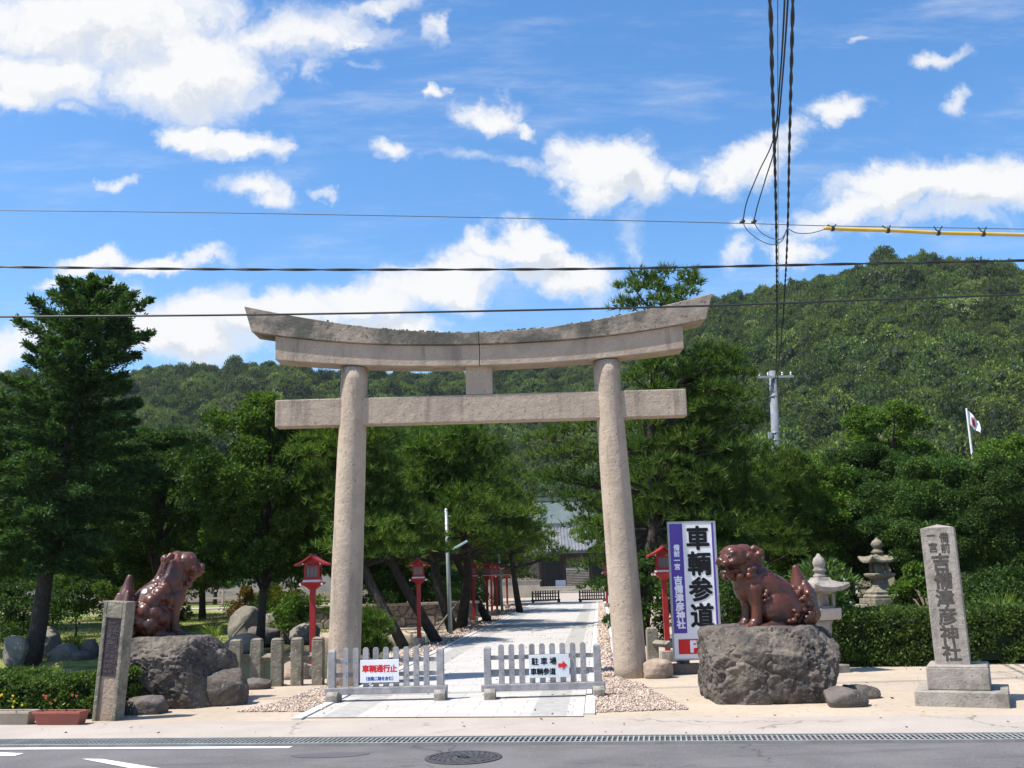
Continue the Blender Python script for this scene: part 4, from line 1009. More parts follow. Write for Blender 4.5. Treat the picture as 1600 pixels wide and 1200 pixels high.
MB().lathe([(.13, 1.415), (.135, 1.45), (.10, 1.47), (.095, 1.50), (.125, 1.52), (.125, 1.545), (.09, 1.56), (.115, 1.60), (.125, 1.65), (.10, 1.71), (.05, 1.745), (.02, 1.785)], 20).build('finial', grey_stone, e, smooth=True)
e = empty('stone_lantern', (D(1380, 960, 27.).x, 27., 0), rad(10), 'tall dark stone lantern on a stepped stone base behind the hedge', 'stone lantern')
e.scale = (.82, .82, 1)
for k, (w_, z0, z1) in enumerate(((2.1, -.02, .22), (1.72, .22, .42), (1.34, .42, .60), (1.0, .60, .74))): MB().box((0, 0, (z0+z1)/2), (w_, w_, z1-z0)).build('step', mossy_stone, e, bevel=.02)
b = MB(); b.lathe([(.40, .73), (.42, .80), (.36, .84), (.38, .90), (.20, 1.02), (.17, 1.2)], 4); b.build('shaft', mossy_stone, e, bevel=.015)
MB().lathe([(.17, 1.2), (.34, 1.29), (.36, 1.35), (.30, 1.37)], 4).build('platform', mossy_stone, e, bevel=.015)
b = MB()
for sx in (-1, 1):
    for sy in (-1, 1): b.box((sx*.17, sy*.17, 1.50), (.08, .08, .27))
b.box((0, 0, 1.5), (.24, .24, .25)); b.build('fire_box', mossy_stone, e)
b = MB(); roof4(b, .45, 1.63, 1.86, .06, .13, top=.25); b.build('roof', mossy_stone, e, bevel=.012)
MB().lathe([(.16, 1.855), (.21, 1.90), (.15, 1.94), (.11, 1.99), (.16, 2.03), (.19, 2.10), (.15, 2.17), (.08, 2.21), (.02, 2.27)], 18).build('finial', mossy_stone, e, smooth=True)

# ------------------------------------------------------------------ manhole, planters
c = G(724, 1185)
e = empty('manhole_cover', (c.x, c.y, .004), .3, 'round patterned iron manhole cover in the asphalt road', 'manhole cover')
MB().lathe([(.345, .0), (.345, .008), (.30, .009), (.30, .0)], 48).build('rim', iron, e)
cv = MB().lathe([(.292, 0), (.292, .006)], 48).build('cover', iron, e)
b = MB()
for r, n in ((.26, 22), (.215, 18), (.17, 14), (.125, 10)):
    for k in range(n):
        t = 2*math.pi*k/n; b.box((0, 0, .009), (.026, .042, .006), Matrix.Rotation(t, 4, 'Z') @ Matrix.Translation((r, 0, 0)))
b.lathe([(.075, .006), (.075, .012), (.06, .012), (.06, .006)], 24); b.box((0, 0, .009), (.06, .02, .006)); b.build('tread', mat('worn_iron', (.13, .125, .125), (.09, .085, .085), 9, .5, metal=.3), cv)
def planter(label, px0, px1, py, m, seed, flower_cols):
    p, q = G(px0, py), G(px1, py); L = (q-p).length
    e = empty('planter_box', (p+q)/2+Vector((0, .12, .006)), math.atan2(q.y-p.y, q.x-p.x), label, 'planter', 'plastic flower boxes by the hedge')
    b = MB(); b.add([(-L/2+.03, -.07, 0), (L/2-.03, -.07, 0), (L/2-.03, .07, 0), (-L/2+.03, .07, 0), (-L/2, -.095, .13), (L/2, -.095, .13), (L/2, .095, .13), (-L/2, .095, .13)],
                    [(3, 2, 1, 0), (0, 1, 5, 4), (1, 2, 6, 5), (2, 3, 7, 6), (3, 0, 4, 7)])
    b.build('box', m, e)
    r = MB(); r.box((0, -.1, .14), (L+.03, .022, .028)); r.box((0, .1, .14), (L+.03, .022, .028)); r.box((-L/2-.004, 0, .14), (.022, .18, .028)); r.box((L/2+.004, 0, .14), (.022, .18, .028)); r.build('rim', m, e, bevel=.004)
    MB().box((0, 0, .128), (L-.01, .178, .01)).build('earth', soil, e)
    rng = np.random.default_rng(seed); nP = int(16*L/.5)
    C = np.stack([rng.uniform(-L/2+.05, L/2-.05, nP), rng.uniform(-.06, .06, nP), rng.uniform(.16, .25, nP)], 1)
    v, f = clump_leaves(C, np.full(nP, .07), 26, .05, .45, rng, 1., 0., .1)
    link('plants', np_mesh('plants', v, f), leaf_mid, e)
    R = random.Random(seed)
    for k in range(int(6*L/.5)):
        fm = R.choice(flower_cols); x, y, z = R.uniform(-L/2+.04, L/2-.04), R.uniform(-.09, .06), R.uniform(.20, .34); b = MB()
        for j in range(8):
            t = j*.785; b.ell((x+.009*math.cos(t), y+.004*math.sin(t*2), z+.009*math.sin(t)), (.007, .006, .007), nu=6, nv=4)
        b.ell((x, y-.006, z), (.008, .007, .008), nu=6, nv=4); b.build('flower', fm, e)
    return e
fl_y = mat('yellow_petal', (.72, .48, .02), (.65, .40, .02), 9, .7); fl_r = mat('red_petal', (.45, .045, .03), (.40, .10, .03), 9, .7); fl_o = mat('orange_petal', (.6, .2, .02), (.5, .15, .02), 9, .7)
planter('beige flower box with yellow flowers at the left edge', -22, 44, 1134, beige_plastic, 3, [fl_y, fl_y, fl_o])
planter('terracotta red flower box with red flowers below the hedge', 52, 124, 1134.5, terracotta, 4, [fl_r, fl_r, fl_o])

# ------------------------------------------------------------------ utility pole, cables
pp = D(1207, 580, 36); pb = D(1213, 712, 36); kx = (pp.x-pb.x)/(pp.z-pb.z); bx = pp.x-kx*pp.z
e = empty('utility_pole', (bx, 36, 0), 0, 'pale concrete utility pole rising from the trees on the right', 'utility pole')
MB().tube([(0, 0, -.1), (kx*pp.z, 0, pp.z)], [.18, .125], 16).build('pole', concrete_pole, e, smooth=True)
za = pp.z-.24
ca = MB().box((kx*za+.05, -.17, za), (1.28, .075, .075)).build('crossarm', steel, e)
for x in (-.5, -.2, .3, .6): MB().lathe([(.03, 0), (.045, .03), (.03, .06), (.045, .09), (.02, .13)], 10).build('insulator', steel, ca, loc=(kx*za+x, -.17, za+.037))
MB().tube([(kx*za-.35, -.17, za-.03), (kx*za, -.13, za-.55)], .018, 6).build('brace', steel, e)
for z in (.9, 2.2, 2.45): MB().lathe([(.155, -.03), (.165, 0), (.155, .03)], 16).build('band', steel, e, loc=(kx*(pp.z-z), 0, pp.z-z))
MB().box((kx*(pp.z-2.3)-.2, -.08, pp.z-2.3), (.14, .12, .24)).build('junction_box', steel, e, bevel=.01)

def curve_pts(P_, n=80):
    """Catmull-Rom through the points"""
    out = []; P_ = [Vector(p) for p in P_]
    for i in range(len(P_)-1):
        p0, p1, p2, p3 = P_[max(i-1, 0)], P_[i], P_[i+1], P_[min(i+2, len(P_)-1)]
        m = max(2, n//(len(P_)-1))
        for k in range(m):
            t = k/m; out.append(.5*((2*p1)+(-p0+p2)*t+(2*p0-5*p1+4*p2-p3)*t*t+(-p0+3*p1-3*p2+p3)*t**3))
    out.append(P_[-1]); return out
def cable(label, P_, r, m, twist=0., n=80, name='cable', group='overhead cables'):
    pts = curve_pts(P_, n if not twist else 360); b = MB()
    if not twist: b.tube(pts, r, 6)
    else:
        for ph in (0, math.pi):
            L = 0; q = []
            for i, p in enumerate(pts):
                if i: L += (p-pts[i-1]).length
                a = 2*math.pi*L/twist+ph; q.append(p+Vector((0, math.cos(a)*r*.55, math.sin(a)*r*.55)) if abs((pts[-1]-pts[0]).normalized().x) > .5 else p+Vector((math.cos(a)*r*.55, 0, math.sin(a)*r*.55)))
            b.tube(q, r*.66, 6)
    o = b.build(name, m, smooth=True); return tag(o, label, 'cable', group)
YW = 14.5
hz = lambda L, Y=YW: [D(px, py, Y) for px, py in L]
cable('thin pale messenger wire crossing the sky above the others', hz([(-420, 327), (0, 329), (300, 332), (600, 337), (900, 343), (1160, 349), (1300, 353), (1600, 358), (2000, 366)], 14.5), .006, thin_cable)
cable('thick twisted black cable crossing above the torii', hz([(-420, 414), (0, 417), (400, 421), (800, 421), (1000, 419), (1200, 415), (1400, 411), (1600, 407), (2000, 398)], 13.8), .017, cable_m, 1.25)
cable('black cable crossing in front of the top of the torii', hz([(-420, 497), (0, 495), (380, 492), (760, 486), (1100, 478), (1350, 469), (1600, 460), (2000, 445)], 13.8), .0145, cable_m)
P_g = hz([(1288, 356.5), (1330, 358.5), (1400, 360.5), (1470, 364), (1540, 365.5), (1600, 367), (1800, 372), (2000, 377)], 14.5)
e = empty('cable_guard', P_g[0], 0, 'yellow plastic guard tube hanging on the messenger wire', 'cable guard')
b = MB(); b.tube([p-P_g[0] for p in curve_pts(P_g, 60)], .027, 10); b.build('sleeve', yellow_guard, e, smooth=True)
for px in (1300, 1385, 1466, 1535):
    t = (px-1288)/(1600-1288); a = D(px, 353.3+.0167*(px-1300)+.4, 14.5)-P_g[0]; c_ = min([p-P_g[0] for p in curve_pts(P_g, 120)], key=lambda q: abs(q.x-a.x))
    b = MB(); b.tube([a+Vector((-.06, 0, .03)), c_+Vector((0, 0, .0))], .009, 5); b.tube([a+Vector((.06, 0, .03)), c_], .009, 5); b.lathe([(.042, -.02), (.042, .02)], 8, Matrix.Translation(c_) @ Matrix.Rotation(math.pi/2, 4, 'Y')); b.build('clip', cable_m, e)
# cables running from the pole over the road towards the camera
def over(L): return [D(px, py, Y) for px, py, Y in L]
cable('left thick twisted cable from the pole over the road', over([(1188, -120, 6.6), (1203, 0, 7.6), (1207, 140, 9.4), (1211, 260, 12), (1213, 360, 14.6), (1214, 450, 18.5), (1214, 540, 27), (1212, 592, 35.8)]), .017, cable_m, .9)
cable('right thick twisted cable from the pole over the road', over([(1241, -120, 6.6), (1239, 0, 7.6), (1236, 130, 9.3), (1233, 250, 11.8), (1231, 350, 14.4), (1227, 440, 18), (1221, 530, 26), (1214, 596, 35.8)]), .015, cable_m, .9)
cable('thin straight wire between the two thick twisted cables', over([(1214, -120, 6.6), (1215, 0, 7.6), (1215.5, 200, 10.8), (1216, 360, 14.6), (1217, 480, 21), (1216, 590, 35.8)]), .004, thin_cable)
cable('service wire dropping to the outer black splice', over([(1229, -120, 6.6), (1226, 0, 7.6), (1219, 120, 9.2), (1209, 215, 11.2), (1185, 270, 12.8), (1167, 315, 14), (1161, 345, 14.45)]), .0085, cable_m)
cable('service wire dropping to the inner black splice', over([(1234, -120, 6.6), (1231, 0, 7.6), (1222, 130, 9.4), (1212, 225, 11.4), (1196, 280, 13), (1184, 320, 14), (1178, 345, 14.45)]), .0085, cable_m)
cable('lower slack loop from the outer splice to the twisted cable', over([(1161, 348, 14.45), (1168, 360, 14.45), (1185, 374, 14.45), (1205, 382, 14.45), (1222, 376, 14.45), (1229, 358, 14.45)]), .0065, thin_cable, n=40)
cable('upper slack loop from the inner splice to the twisted cable', over([(1178, 348, 14.45), (1188, 362, 14.45), (1205, 372, 14.45), (1221, 373, 14.45), (1229, 358, 14.45)]), .0065, thin_cable, n=40)
cable('short slack lead from the twisted cable to the yellow guard', over([(1231, 357, 14.45), (1245, 364, 14.45), (1268, 364, 14.45), (1289, 358, 14.45)]), .0065, thin_cable, n=40)
for px, lb in ((1160, 'outer black cable splice on the messenger wire'), (1178, 'inner black cable splice on the messenger wire')):
    c = D(px, 346.5, 14.45); b = MB(); b.ell((0, 0, 0), (.045, .03, .028), rot=(0, rad(-20), 0)); b.box((0, 0, .02), (.02, .03, .05)); tag(b.build('cable_splice', cable_m, loc=c, smooth=True), lb, 'splice', 'cable splices')

# ------------------------------------------------------------------ flag
fp = D(1510, 638, 48); e = empty('flag_pole', (fp.x+.1, 48, 0), 0, 'white flag with a red disc on a pole above the right trees', 'flag')
MB().tube([(0.03, 0, 0), (-.1, 0, fp.z)], [.06, .045], 10).build('pole', white_paint, e)
n = 24; vs = []; fs = []
for j in range(13):
    for i in range(n+1):
        u, v = i/n, j/12; x = u*.50; z = -v*.80-u**1.15*.70+.06*math.sin(u*7+v*2)
        vs.append((-.08+x, .10*math.sin(u*9+v*3)*u, fp.z-.1+z*.78))
for j in range(12):
    for i in range(n): fs.append((j*(n+1)+i, j*(n+1)+i+1, (j+1)*(n+1)+i+1, (j+1)*(n+1)+i))
mi = []
for j in range(12):
    for i in range(n): mi.append(1 if ((i+.5)/n-.5)**2*1.9+((j+.5)/12-.5)**2 < .085 else 0)
me = bpy.data.meshes.new('cloth'); me.from_pydata(vs, [], fs); me.materials.append(flag_m); me.materials.append(flag_red); me.polygons.foreach_set('material_index', mi)
o = link('cloth', me, None, e, smooth=True)

# ------------------------------------------------------------------ gate, shrine hall, walls
gx = D(904, 915, 100).x
e = empty('shrine_gate', (gx, 100, 0), 0, 'dark timber shrine gate with a grey tiled roof at the path end', 'gate')
b = MB()
for s in (-1, 1):
    b.box((s*2.4, 1.5, 1.75), (2.3, 3., 3.5))
b.box((0, 1.5, 3.25), (7.2, 3.2, .5)); b.build('body', gate_wood, e)
for s in (-1, 1):
    MB().box((s*2.35, -.02, 1.9), (1.35, .06, 2.0)).build('niche', dark_pit, e)  # flat panel, the dark of the gate's inside painted on
    for x in (1.3, 3.5): MB().tube([(s*x, -.12, 0), (s*x, -.12, 3.4)], .16, 10).build('column', wood_dark, e)
MB().box((-1.7, -.3, .62), (.95, .06, .6)).build('notice_board', panel_pale, e)
fr = MB()
for k in range(7): fr.box((-1.0+k*.33, .6, 2.75), (.06, .08, .55))
fr.box((0, .6, 2.5), (2.2, .1, .12)); fr.box((0, .6, 3.02), (2.2, .1, .12)); fr.build('transom', mat('orange_timber', (.33, .17, .07), (.26, .13, .06), 3, .7), e)
for k in range(4): MB().prism([(-.75+k*.5, 2.42), (-.6+k*.5, 2.42), (-.66+k*.5, 2.05), (-.72+k*.5, 2.2)], .45, .47).build('paper_streamer', white_paint, e)
def hip_roof(b, hx, hy, rx2, z0, z1, cy_, n=5, curve=.35, ribs=None, ribr=.07, th=.22):
    rows = []
    for i in range(n+1):
        t = i/n; z = z0+(z1-z0)*((1-curve)*t+curve*t*t); x = hx+(rx2-hx)*t; y = hy*(1-t)
        rows.append([(-x, cy_-y, z), (x, cy_-y, z), (x, cy_+y, z), (-x, cy_+y, z)])
    vs = sum(rows, []); fs = []
    for i in range(n):
        for k in range(4): fs.append((i*4+k, i*4+(k+1) % 4, (i+1)*4+(k+1) % 4, (i+1)*4+k))
    b.add(vs, fs); b.box((0, cy_, z0-th/2-.01), (hx*2-.3, hy*2-.3, th))
    if ribs:
        for s in (-1, 1):
            for k in range(ribs+1):
                x = -hx+2*hx*k/ribs; t1 = min(1., (hx-abs(x))/(hx-rx2)) if abs(x) > rx2 else 1.
                pts = []
                for i in range(n+1):
                    t = t1*i/n; pts.append((x, cy_+s*hy*(1-t), z0+(z1-z0)*((1-curve)*t+curve*t*t)+.03))
                if t1 > .06: b.tube(pts, ribr, 6)
b = MB(); hip_roof(b, 5.3, 3.6, 2.6, 3.62, 6.0, 1.5, ribs=34, ribr=.085); rf = b.build('roof', tile_m, e)
MB().box((0, 1.5, 6.1), (5.6, .4, .5)).build('ridge', tile_m, rf)
st = empty('stone_stairs', (gx+.1, 110, 0), 0, 'broad stone stairs seen through the dark gate', 'stairs')
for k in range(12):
    o = MB().box((0, 1+k*.42, (k+1)*.085), (6, .42, (k+1)*.17)).build('step', rock_dark, st)  # darker stone than the treads: riser shade put into the colour
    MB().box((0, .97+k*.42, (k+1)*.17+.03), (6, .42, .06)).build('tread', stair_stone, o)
tb = MB(); tb.box((0, 142, .98), (120, 54, 2.0)); struct(tb.build('terrace', stair_stone))
o = empty('shrine_hall', (D(862, 800, 140).x, 146, 2.), 0, 'shrine hall with a pale green copper roof behind the gate', 'shrine hall')
MB().box((0, 0, 2.2), (13, 9, 4.4)).build('wall', gate_wood, o)
b = MB(); hip_roof(b, 9.5, 7, 5.2, 4.4, 9.6, 0, n=8, curve=.55); b.build('roof', copper_m, o)
MB().box((0, 0, 9.75), (11, .6, .5)).build('ridge', copper_m, o)
e = empty('rubble_wall', (gx-4.6, 100.2, 0), 0, 'rough stone wall joining the left side of the dark gate', 'stone wall')
MB().box((-7, .5, 1.4), (16.8, 1., 2.8)).build('wall', rubble, e); MB().box((-7, .5, 2.9), (17.2, 1.4, .22)).build('coping', tile_m, e)
e = empty('rubble_wall', (gx+4.6, 100.2, 0), 0, 'rough stone wall joining the right side of the dark gate', 'stone wall')
MB().box((7, .5, 1.4), (16.8, 1., 2.8)).build('wall', rubble, e); MB().box((7, .5, 2.9), (17.2, 1.4, .22)).build('coping', tile_m, e)
ws = empty('garden_wall', (-4.2, 34.4, 0), rad(6), 'low pinkish stone retaining wall across the far end of the pond', 'stone wall')
MB().box((-.2, .3, .05), (6.2, .6, 1.3)).build('wall', rubble, ws); MB().box((-.2, .3, .73), (6.3, .7, .07)).build('coping', mat('wall_coping', (.48, .40, .32), (.40, .33, .27), 3, .9), ws)
for k in range(3): struct(MB().box((gx-2.5, 84+k*.9, .06+k*.10), (18, .9, .12+k*.2)).build('forecourt_step', stair_stone))
o = empty('low_wall', (D(821, 922, 72).x, 72, 0), 0, 'low pale block wall left of the dark barricades', 'low wall'); MB().box((-3, 0, .55), (8, .5, 1.1)).build('wall', stair_stone, o); MB().box((-3, 0, 1.13), (8.2, .6, .08)).build('coping', grey_stone, o)
# pale rail fence on the far bank, and the dark bank below it
a, c = D(285, 945, 58), D(480, 940, 58)
e = empty('rail_fence', (a.x, 58, .2), 0, 'pale low rail fence far behind the pond', 'fence')
Lf = c.x-a.x; k = 0
while k*1.1 <= Lf: MB().box((k*1.1, 0, .5), (.12, .12, 1.0)).build('post', beige_plastic, e); k += 1
for z in (.95, .55): MB().box((Lf/2, 0, z), (Lf, .07, .1)).build('rail', beige_plastic, e)
struct(MB().box((-24, 56.5, .2), (34, 2.2, .12)).build('far_path', apron_m))
#SECTION4
# ------------------------------------------------------------------ hedges, grass
def hedge(label, p, q, dep, h, seed, n, leaf, lm, cat='hedge', name='hedge'):
    p, q = Vector(p), Vector(q); L = (q-p).length; rng = np.random.default_rng(seed)
    e = empty(name, p, math.atan2(q.y-p.y, q.x-p.x), label, cat)
    k = int(L*dep*h*260/ (leaf/.05)**2)
    C = np.stack([rng.uniform(0, L, k), rng.uniform(0, dep, k), h*rng.random(k)], 1)
    w_ = rng.random(k); jt = np.abs(rng.normal(size=k))*.045
    C[:, 1] = np.where(w_ < .42, jt, np.where(w_ < .52, dep-jt, C[:, 1])); C[:, 2] = np.where(w_ > .56, h-jt, C[:, 2])
    C[:, 0] = np.where((w_ > .52) & (w_ < .56), np.where(rng.random(k) < .5, jt, L-jt), C[:, 0])
    C[:, 2] *= 1+.05*np.sin(C[:, 0]*2.3)+.04*np.sin(C[:, 0]*5.1+1)
    C[:, 1] += .05*np.sin(C[:, 0]*3.1)*(C[:, 1] < dep*.4)
    v, f = clump_leaves(C, np.full(k, leaf*2.3), n, leaf, .5, rng, .9, -.25, .2, .8)
    link('leaves', np_mesh('leaves', v, f), lm, e)
    ib = MB().box((L/2, dep/2, h*.44), (L-.24, dep-.30, h*.74)).build('inner_growth', hill_core, e)  # added dark box: the shaded inside of the hedge as plain colour
    R = random.Random(seed); b = MB()
    for i in range(int(L*5)):
        x = R.uniform(0, L); b.tube([(x, dep*R.uniform(.2, .8), 0), (x+R.uniform(-.1, .1), dep*R.uniform(.2, .8), h*.45), (x+R.uniform(-.2, .2), dep*R.uniform(.1, .9), h*.9)], [.014, .010, .004], 5)
    b.build('stems', bark, e); return e
a = G(1312, 1046); hedge('long clipped hedge behind the inscribed pillar on the right', (a.x, 17.0, 0), (14.5, 16.2, 0), 1.1, .80, 4, 95000, .055, hedge_leaf)
hp = G(182, 1129); d_ = rx_; hedge('low clipped hedge behind the flower boxes on the left', hp-rx_*3.2+ry_*.34, hp-rx_*.30+ry_*.3, .95, .47, 5, 62000, .042, hedge_leaf)
def grass(name, n, area, seed, hgt=.12):
    rng = np.random.default_rng(seed); P = []
    while len(P) < n:
        x, y = rng.uniform(*area[0]), rng.uniform(*area[1])
        if pond_in(x, y) < -.05 and noise.noise((x*.5, y*.5, seed)) > -.25: P.append((x, y, gz(x, y)))
    P = np.array(P); Dn = unit(np.stack([rng.normal(size=n)*.45, rng.normal(size=n)*.45, np.ones(n)], 1))
    s = perp(Dn, rng); L = (hgt*rng.uniform(.5, 1.6, n))[:, None]
    v = np.stack([P-s*.008, P+s*.008, P+Dn*L], 1).reshape(-1, 3)
    o = link(name, np_mesh(name, v, np.arange(len(v)).reshape(-1, 3)), grass_leaf); o['kind'] = 'stuff'; return o
grass('grass', 16000, ((-14, -5.5), (15.2, 22)), 3, .10)
grass('grass', 26000, ((-22, -4), (24, 46)), 4, .11)
def tuft(label, loc, h, r, n, seed, lm=grass_leaf):
    rng = np.random.default_rng(seed); a = rng.uniform(0, 6.28, n); q = r*rng.random(n)**.5*.4
    P = np.stack([q*np.cos(a), q*np.sin(a), 0*a], 1); out = []
    for i in range(n):
        d = Vector((math.cos(a[i]), math.sin(a[i]), 0)); hh = h*rng.uniform(.6, 1.1); rr = r*rng.uniform(.4, 1.1); s = Vector((-d.y, d.x, 0))*.007; p = Vector(P[i])
        p1 = p+d*rr*.35+Vector((0, 0, hh*.65)); p2 = p+d*rr+Vector((0, 0, hh*rng.uniform(.7, 1.)))
        out += [p-s, p+s, p1+s*.8, p1-s*.8, p1-s*.8, p1+s*.8, p2, p2]
    V = np.array([tuple(k) for k in out]); Fq = []
    me = bpy.data.meshes.new('blades'); me.from_pydata([tuple(k) for k in out], [], [(i*8, i*8+1, i*8+2, i*8+3) for i in range(n)]+[(i*8+4, i*8+5, i*8+6) for i in range(n)])
    return tag(link('grass_tuft', me, lm, loc=loc), label, 'grass tuft')
tuft('tall bright grass tuft on the pond bank left of the inscribed post', G(115, 1025), .65, .5, 150, 1)
tuft('tall grass tuft growing behind the hedge right of the inscribed pillar', (D(1562, 960, 19).x, 19, 0), 1.12, .38, 520, 2)
tuft('bright grass tuft beside the tall grey rock behind the pond', G(330, 1002), .55, .5, 140, 3)

litter('litter', 700, 3, mat('dry_leaf', (.16, .10, .05), (.10, .075, .035), 9, .9, island=.4), .02, .055)
# ------------------------------------------------------------------ trees
def at(px, Y): return (D(px, 900, Y).x, Y, 0)
def top_h(px, py, Y): return D(px, py, Y).z
# big cypress on the left bank
def cypress(seed, h, label, loc, lean):
    rng = np.random.default_rng(seed); R = random.Random(seed)
    root = empty('cypress_tree', loc, 0, label, 'tree'); P = []; Dn = []; t = MB(); t2 = []
    ax = lambda z: Vector((lean[0]*(z/h)**.9, lean[1]*z/h, z))
    t.tube([ax(h*k/12)+Vector((.03*math.sin(k*1.7), 0, 0)) for k in range(13)], [.19*(1.25 if k == 0 else 1)*(1-k/13.2)+.008 for k in range(13)], 12)
    nb = 135
    for k in range(nb):
        u = (k+.5)/nb; z = h*(.235+.75*u); a = k*2.399+R.uniform(-.4, .4)
        prof = [(0, .62), (.12, .92), (.3, 1.0), (.45, .9), (.62, .74), (.70, .66), (.78, .70), (.86, .48), (.93, .33), (1., .06)]
        for (u0, r0), (u1, r1) in zip(prof, prof[1:]):
            if u0 <= u <= u1: pr = r0+(r1-r0)*(u-u0)/(u1-u0)
        L = 2.05*pr*R.uniform(.62, 1.12)
        if u > .72: L *= R.choice([.55, .85, 1.15, 1.3])
        rise = .15+.55*u
        p0 = ax(z); d = Vector((math.cos(a), math.sin(a), rise*.6)).normalized(); pts = [p0+d*L*s+Vector((0, 0, -.28*L*s*s*(1-u) + .22*L*s*s*u)) for s in (0, .33, .66, 1.)]
        t.tube(pts, [.045*(1-.6*u), .03*(1-.6*u), .018*(1-.5*u), .006], 5, cap=False)
        ns = int(22+L*64)
        for j in range(ns):
            s = R.random()**.55; i = min(2, int(s*3)); f = s*3-i; p = pts[i].lerp(pts[i+1], f)
            sp = .04+.23*math.sin(math.pi*min(1, s*.9+.12))*min(1, L)
            p = p+Vector((R.gauss(0, sp*.55), R.gauss(0, sp*.55), R.gauss(0, sp*.28)-.03))
            q = Vector((d.x+R.gauss(0, .42), d.y+R.gauss(0, .42), .12+R.gauss(0, .32)-.30*(1-u)+.45*u)).normalized()
            for m in range(9):
                P.append(p+Vector((R.gauss(0, .04), R.gauss(0, .04), R.gauss(0, .03)))); Dn.append((q+Vector((R.gauss(0, .45), R.gauss(0, .45), R.gauss(0, .35)))).normalized())
    P = np.array([tuple(p) for p in P]); Dn = np.array([tuple(p) for p in Dn]); L = rng.uniform(.06, .15, len(P))
    v, f = leaf_geo(P, Dn, L, L*.34, rng)
    link('crown', np_mesh('crown', v, f), leaf_hinoki, root); t.build('trunk', bark, root, smooth=True); return root
tb_ = G(42, 1034); cypress(3, top_h(150, 424, 23.6), 'tall ragged dark cypress with a leaning trunk at the left', (tb_.x, 23.6, -.05), (D(138, 600, 23.6).x-tb_.x, .2))
# bright broad tree whose thin trunk stands behind the stone fence
bl = at(407, 26.)
h_ = top_h(425, 622, 26.)
o = broad_tree('broadleaf_tree', h_, 2.2, 1.55, 14, 84000, leaf_bright, .11, (.25, 0), leaf=.092, nclump=120, asp=.5, droop=.5, crs=(.13, .26), prof=lambda t: (.35+1.05*t if t < .55 else 1.-.25*(t-.55)/.45 if t < .8 else .87-3.2*(t-.8))*.98)
put(o, bl, 0, 1, 'bright green broad tree with a thin straight trunk left of the torii', None)
# prototypes for the rest
dark_b = broad_tree('broadleaf_tree', 6.4, 2.5, 1.9, 21, 78000, leaf_dark, .14, leaf=.10, nclump=110, droop=.4, asp=.5)
mid_b = broad_tree('broadleaf_tree', 6.4, 2.6, 1.7, 33, 80000, leaf_mid, .14, leaf=.10, nclump=115, droop=.35, asp=.55, prof=lambda t: min(1, .55+1.2*t) if t < .5 else math.sqrt(max(0, 1-((t-.5)/.53)**2)))
up_b = broad_tree('broadleaf_tree', 7.4, 2.3, .9, 41, 84000, leaf_bright, .13, leaf=.10, nclump=140, droop=.4, asp=.5, crs=(.12, .22), prof=lambda t: (.6+.8*t if t < .45 else .96-.75*(t-.45)))
G_L = 'dark trees behind the left cypress'
put(dark_b, at(-40, 27), 0.3, 1.05, 'dark broad tree cut off by the left edge of the picture', G_L)
put(dark_b, at(248, 34), 1.3, 1.02, 'dark tree in shade between the cypress and the bright broad tree', G_L)
put(mid_b, at(20, 38), 2.1, 1.22, 'green tree rising behind the cypress at the left edge', G_L)
put(mid_b, at(175, 44), .4, 1.15, 'green tree standing behind the cypress trunk', G_L)
put(mid_b, at(318, 40), 3.4, .98, 'green tree behind the left lion dog head', G_L)
put(dark_b, at(430, 42), 2.3, 1.15, 'dark tree behind the bright broad tree', G_L)
put(dark_b, at(530, 36), 4.0, .98, 'dark tree behind the left torii pillar', G_L)
# pines along the path
lp = lambda h, dx, dy, n=8, wob=.1, s=1: [(dx*(k/n)**.85+wob*math.sin(k*1.1+s), dy*k/n+wob*.5*math.cos(k*1.3), h*k/n) for k in range(n+1)]
pA = pine_tree('pine_tree', lp(5.6, -2.3, -.2, 8, .10, 1), [.15, .125, .115, .105, .09, .075, .06, .04, .02], pine_pads(6.0, 2.0, 2.35, 3, 56, (-2.3, -.2)), 3, needle_m, 95, 8, .23, .032)
pB = pine_tree('pine_tree', lp(5.2, -.7, .2, 8, .12, 2), [.17, .145, .13, .115, .10, .085, .065, .04, .02], pine_pads(5.6, 2.4, 2.25, 7, 54, (-.7, .2)), 5, needle_m, 95, 8, .23, .032)
pC = pine_tree('pine_tree', lp(6.2, .5, .1, 8, .14, 3), [.18, .155, .14, .12, .105, .09, .07, .04, .02], pine_pads(6.7, 2.6, 1.0, 11, 78, (.5, .1), (.5, 1.)), 7, needle_dark, 100, 8, .23, .032)
G_P = 'pines along the shrine path'
put(pA, G(678, 1005), 0, .95, 'leaning pine rising from the pond bank right of the left pillar', G_P)
put(pA, (G(648, 1010).x-.3, 24.6, 0), -.5, .9, 'leaning pine just behind the left pillar', G_P)
put(pB, (D(702, 990, 32).x, 32, 0), .2, 1.04, 'leaning pine rising behind the nearer lamp post', G_P)
put(pB, G(726, 981), 2.0, 1.1, 'thick trunked pine left of the sunlit red lantern', G_P)
put(pA, G(760, 972), .4, 1.0, 'slender leaning pine right of the sunlit red lantern', G_P)
put(pB, G(812, 957), 1.0, .95, 'pine with a short stout trunk left of the far path end', G_P)
put(pB, (D(758, 945, 62).x, 62, 0), 1.2, 1.12, 'far pine half hiding the gate roof from the left', G_P)
put(pC, (D(1052, 940, 40).x+.1, 40, 0), .2, 1.2, 'dense pine leaning over the path before the right pillar', G_P)
put(pB, (D(1002, 940, 54).x, 54, 0), 3.0, 1.2, 'far pine half hiding the gate from the right', G_P)
put(pC, (D(1062, 940, 31).x, 31, 0), 2.5, .92, 'dark pine directly behind the right pillar', G_P)
put(pC, at(625, 41), 2.2, 1.12, 'tall pine filling the gap behind the leaning pines at the left pillar', G_P)
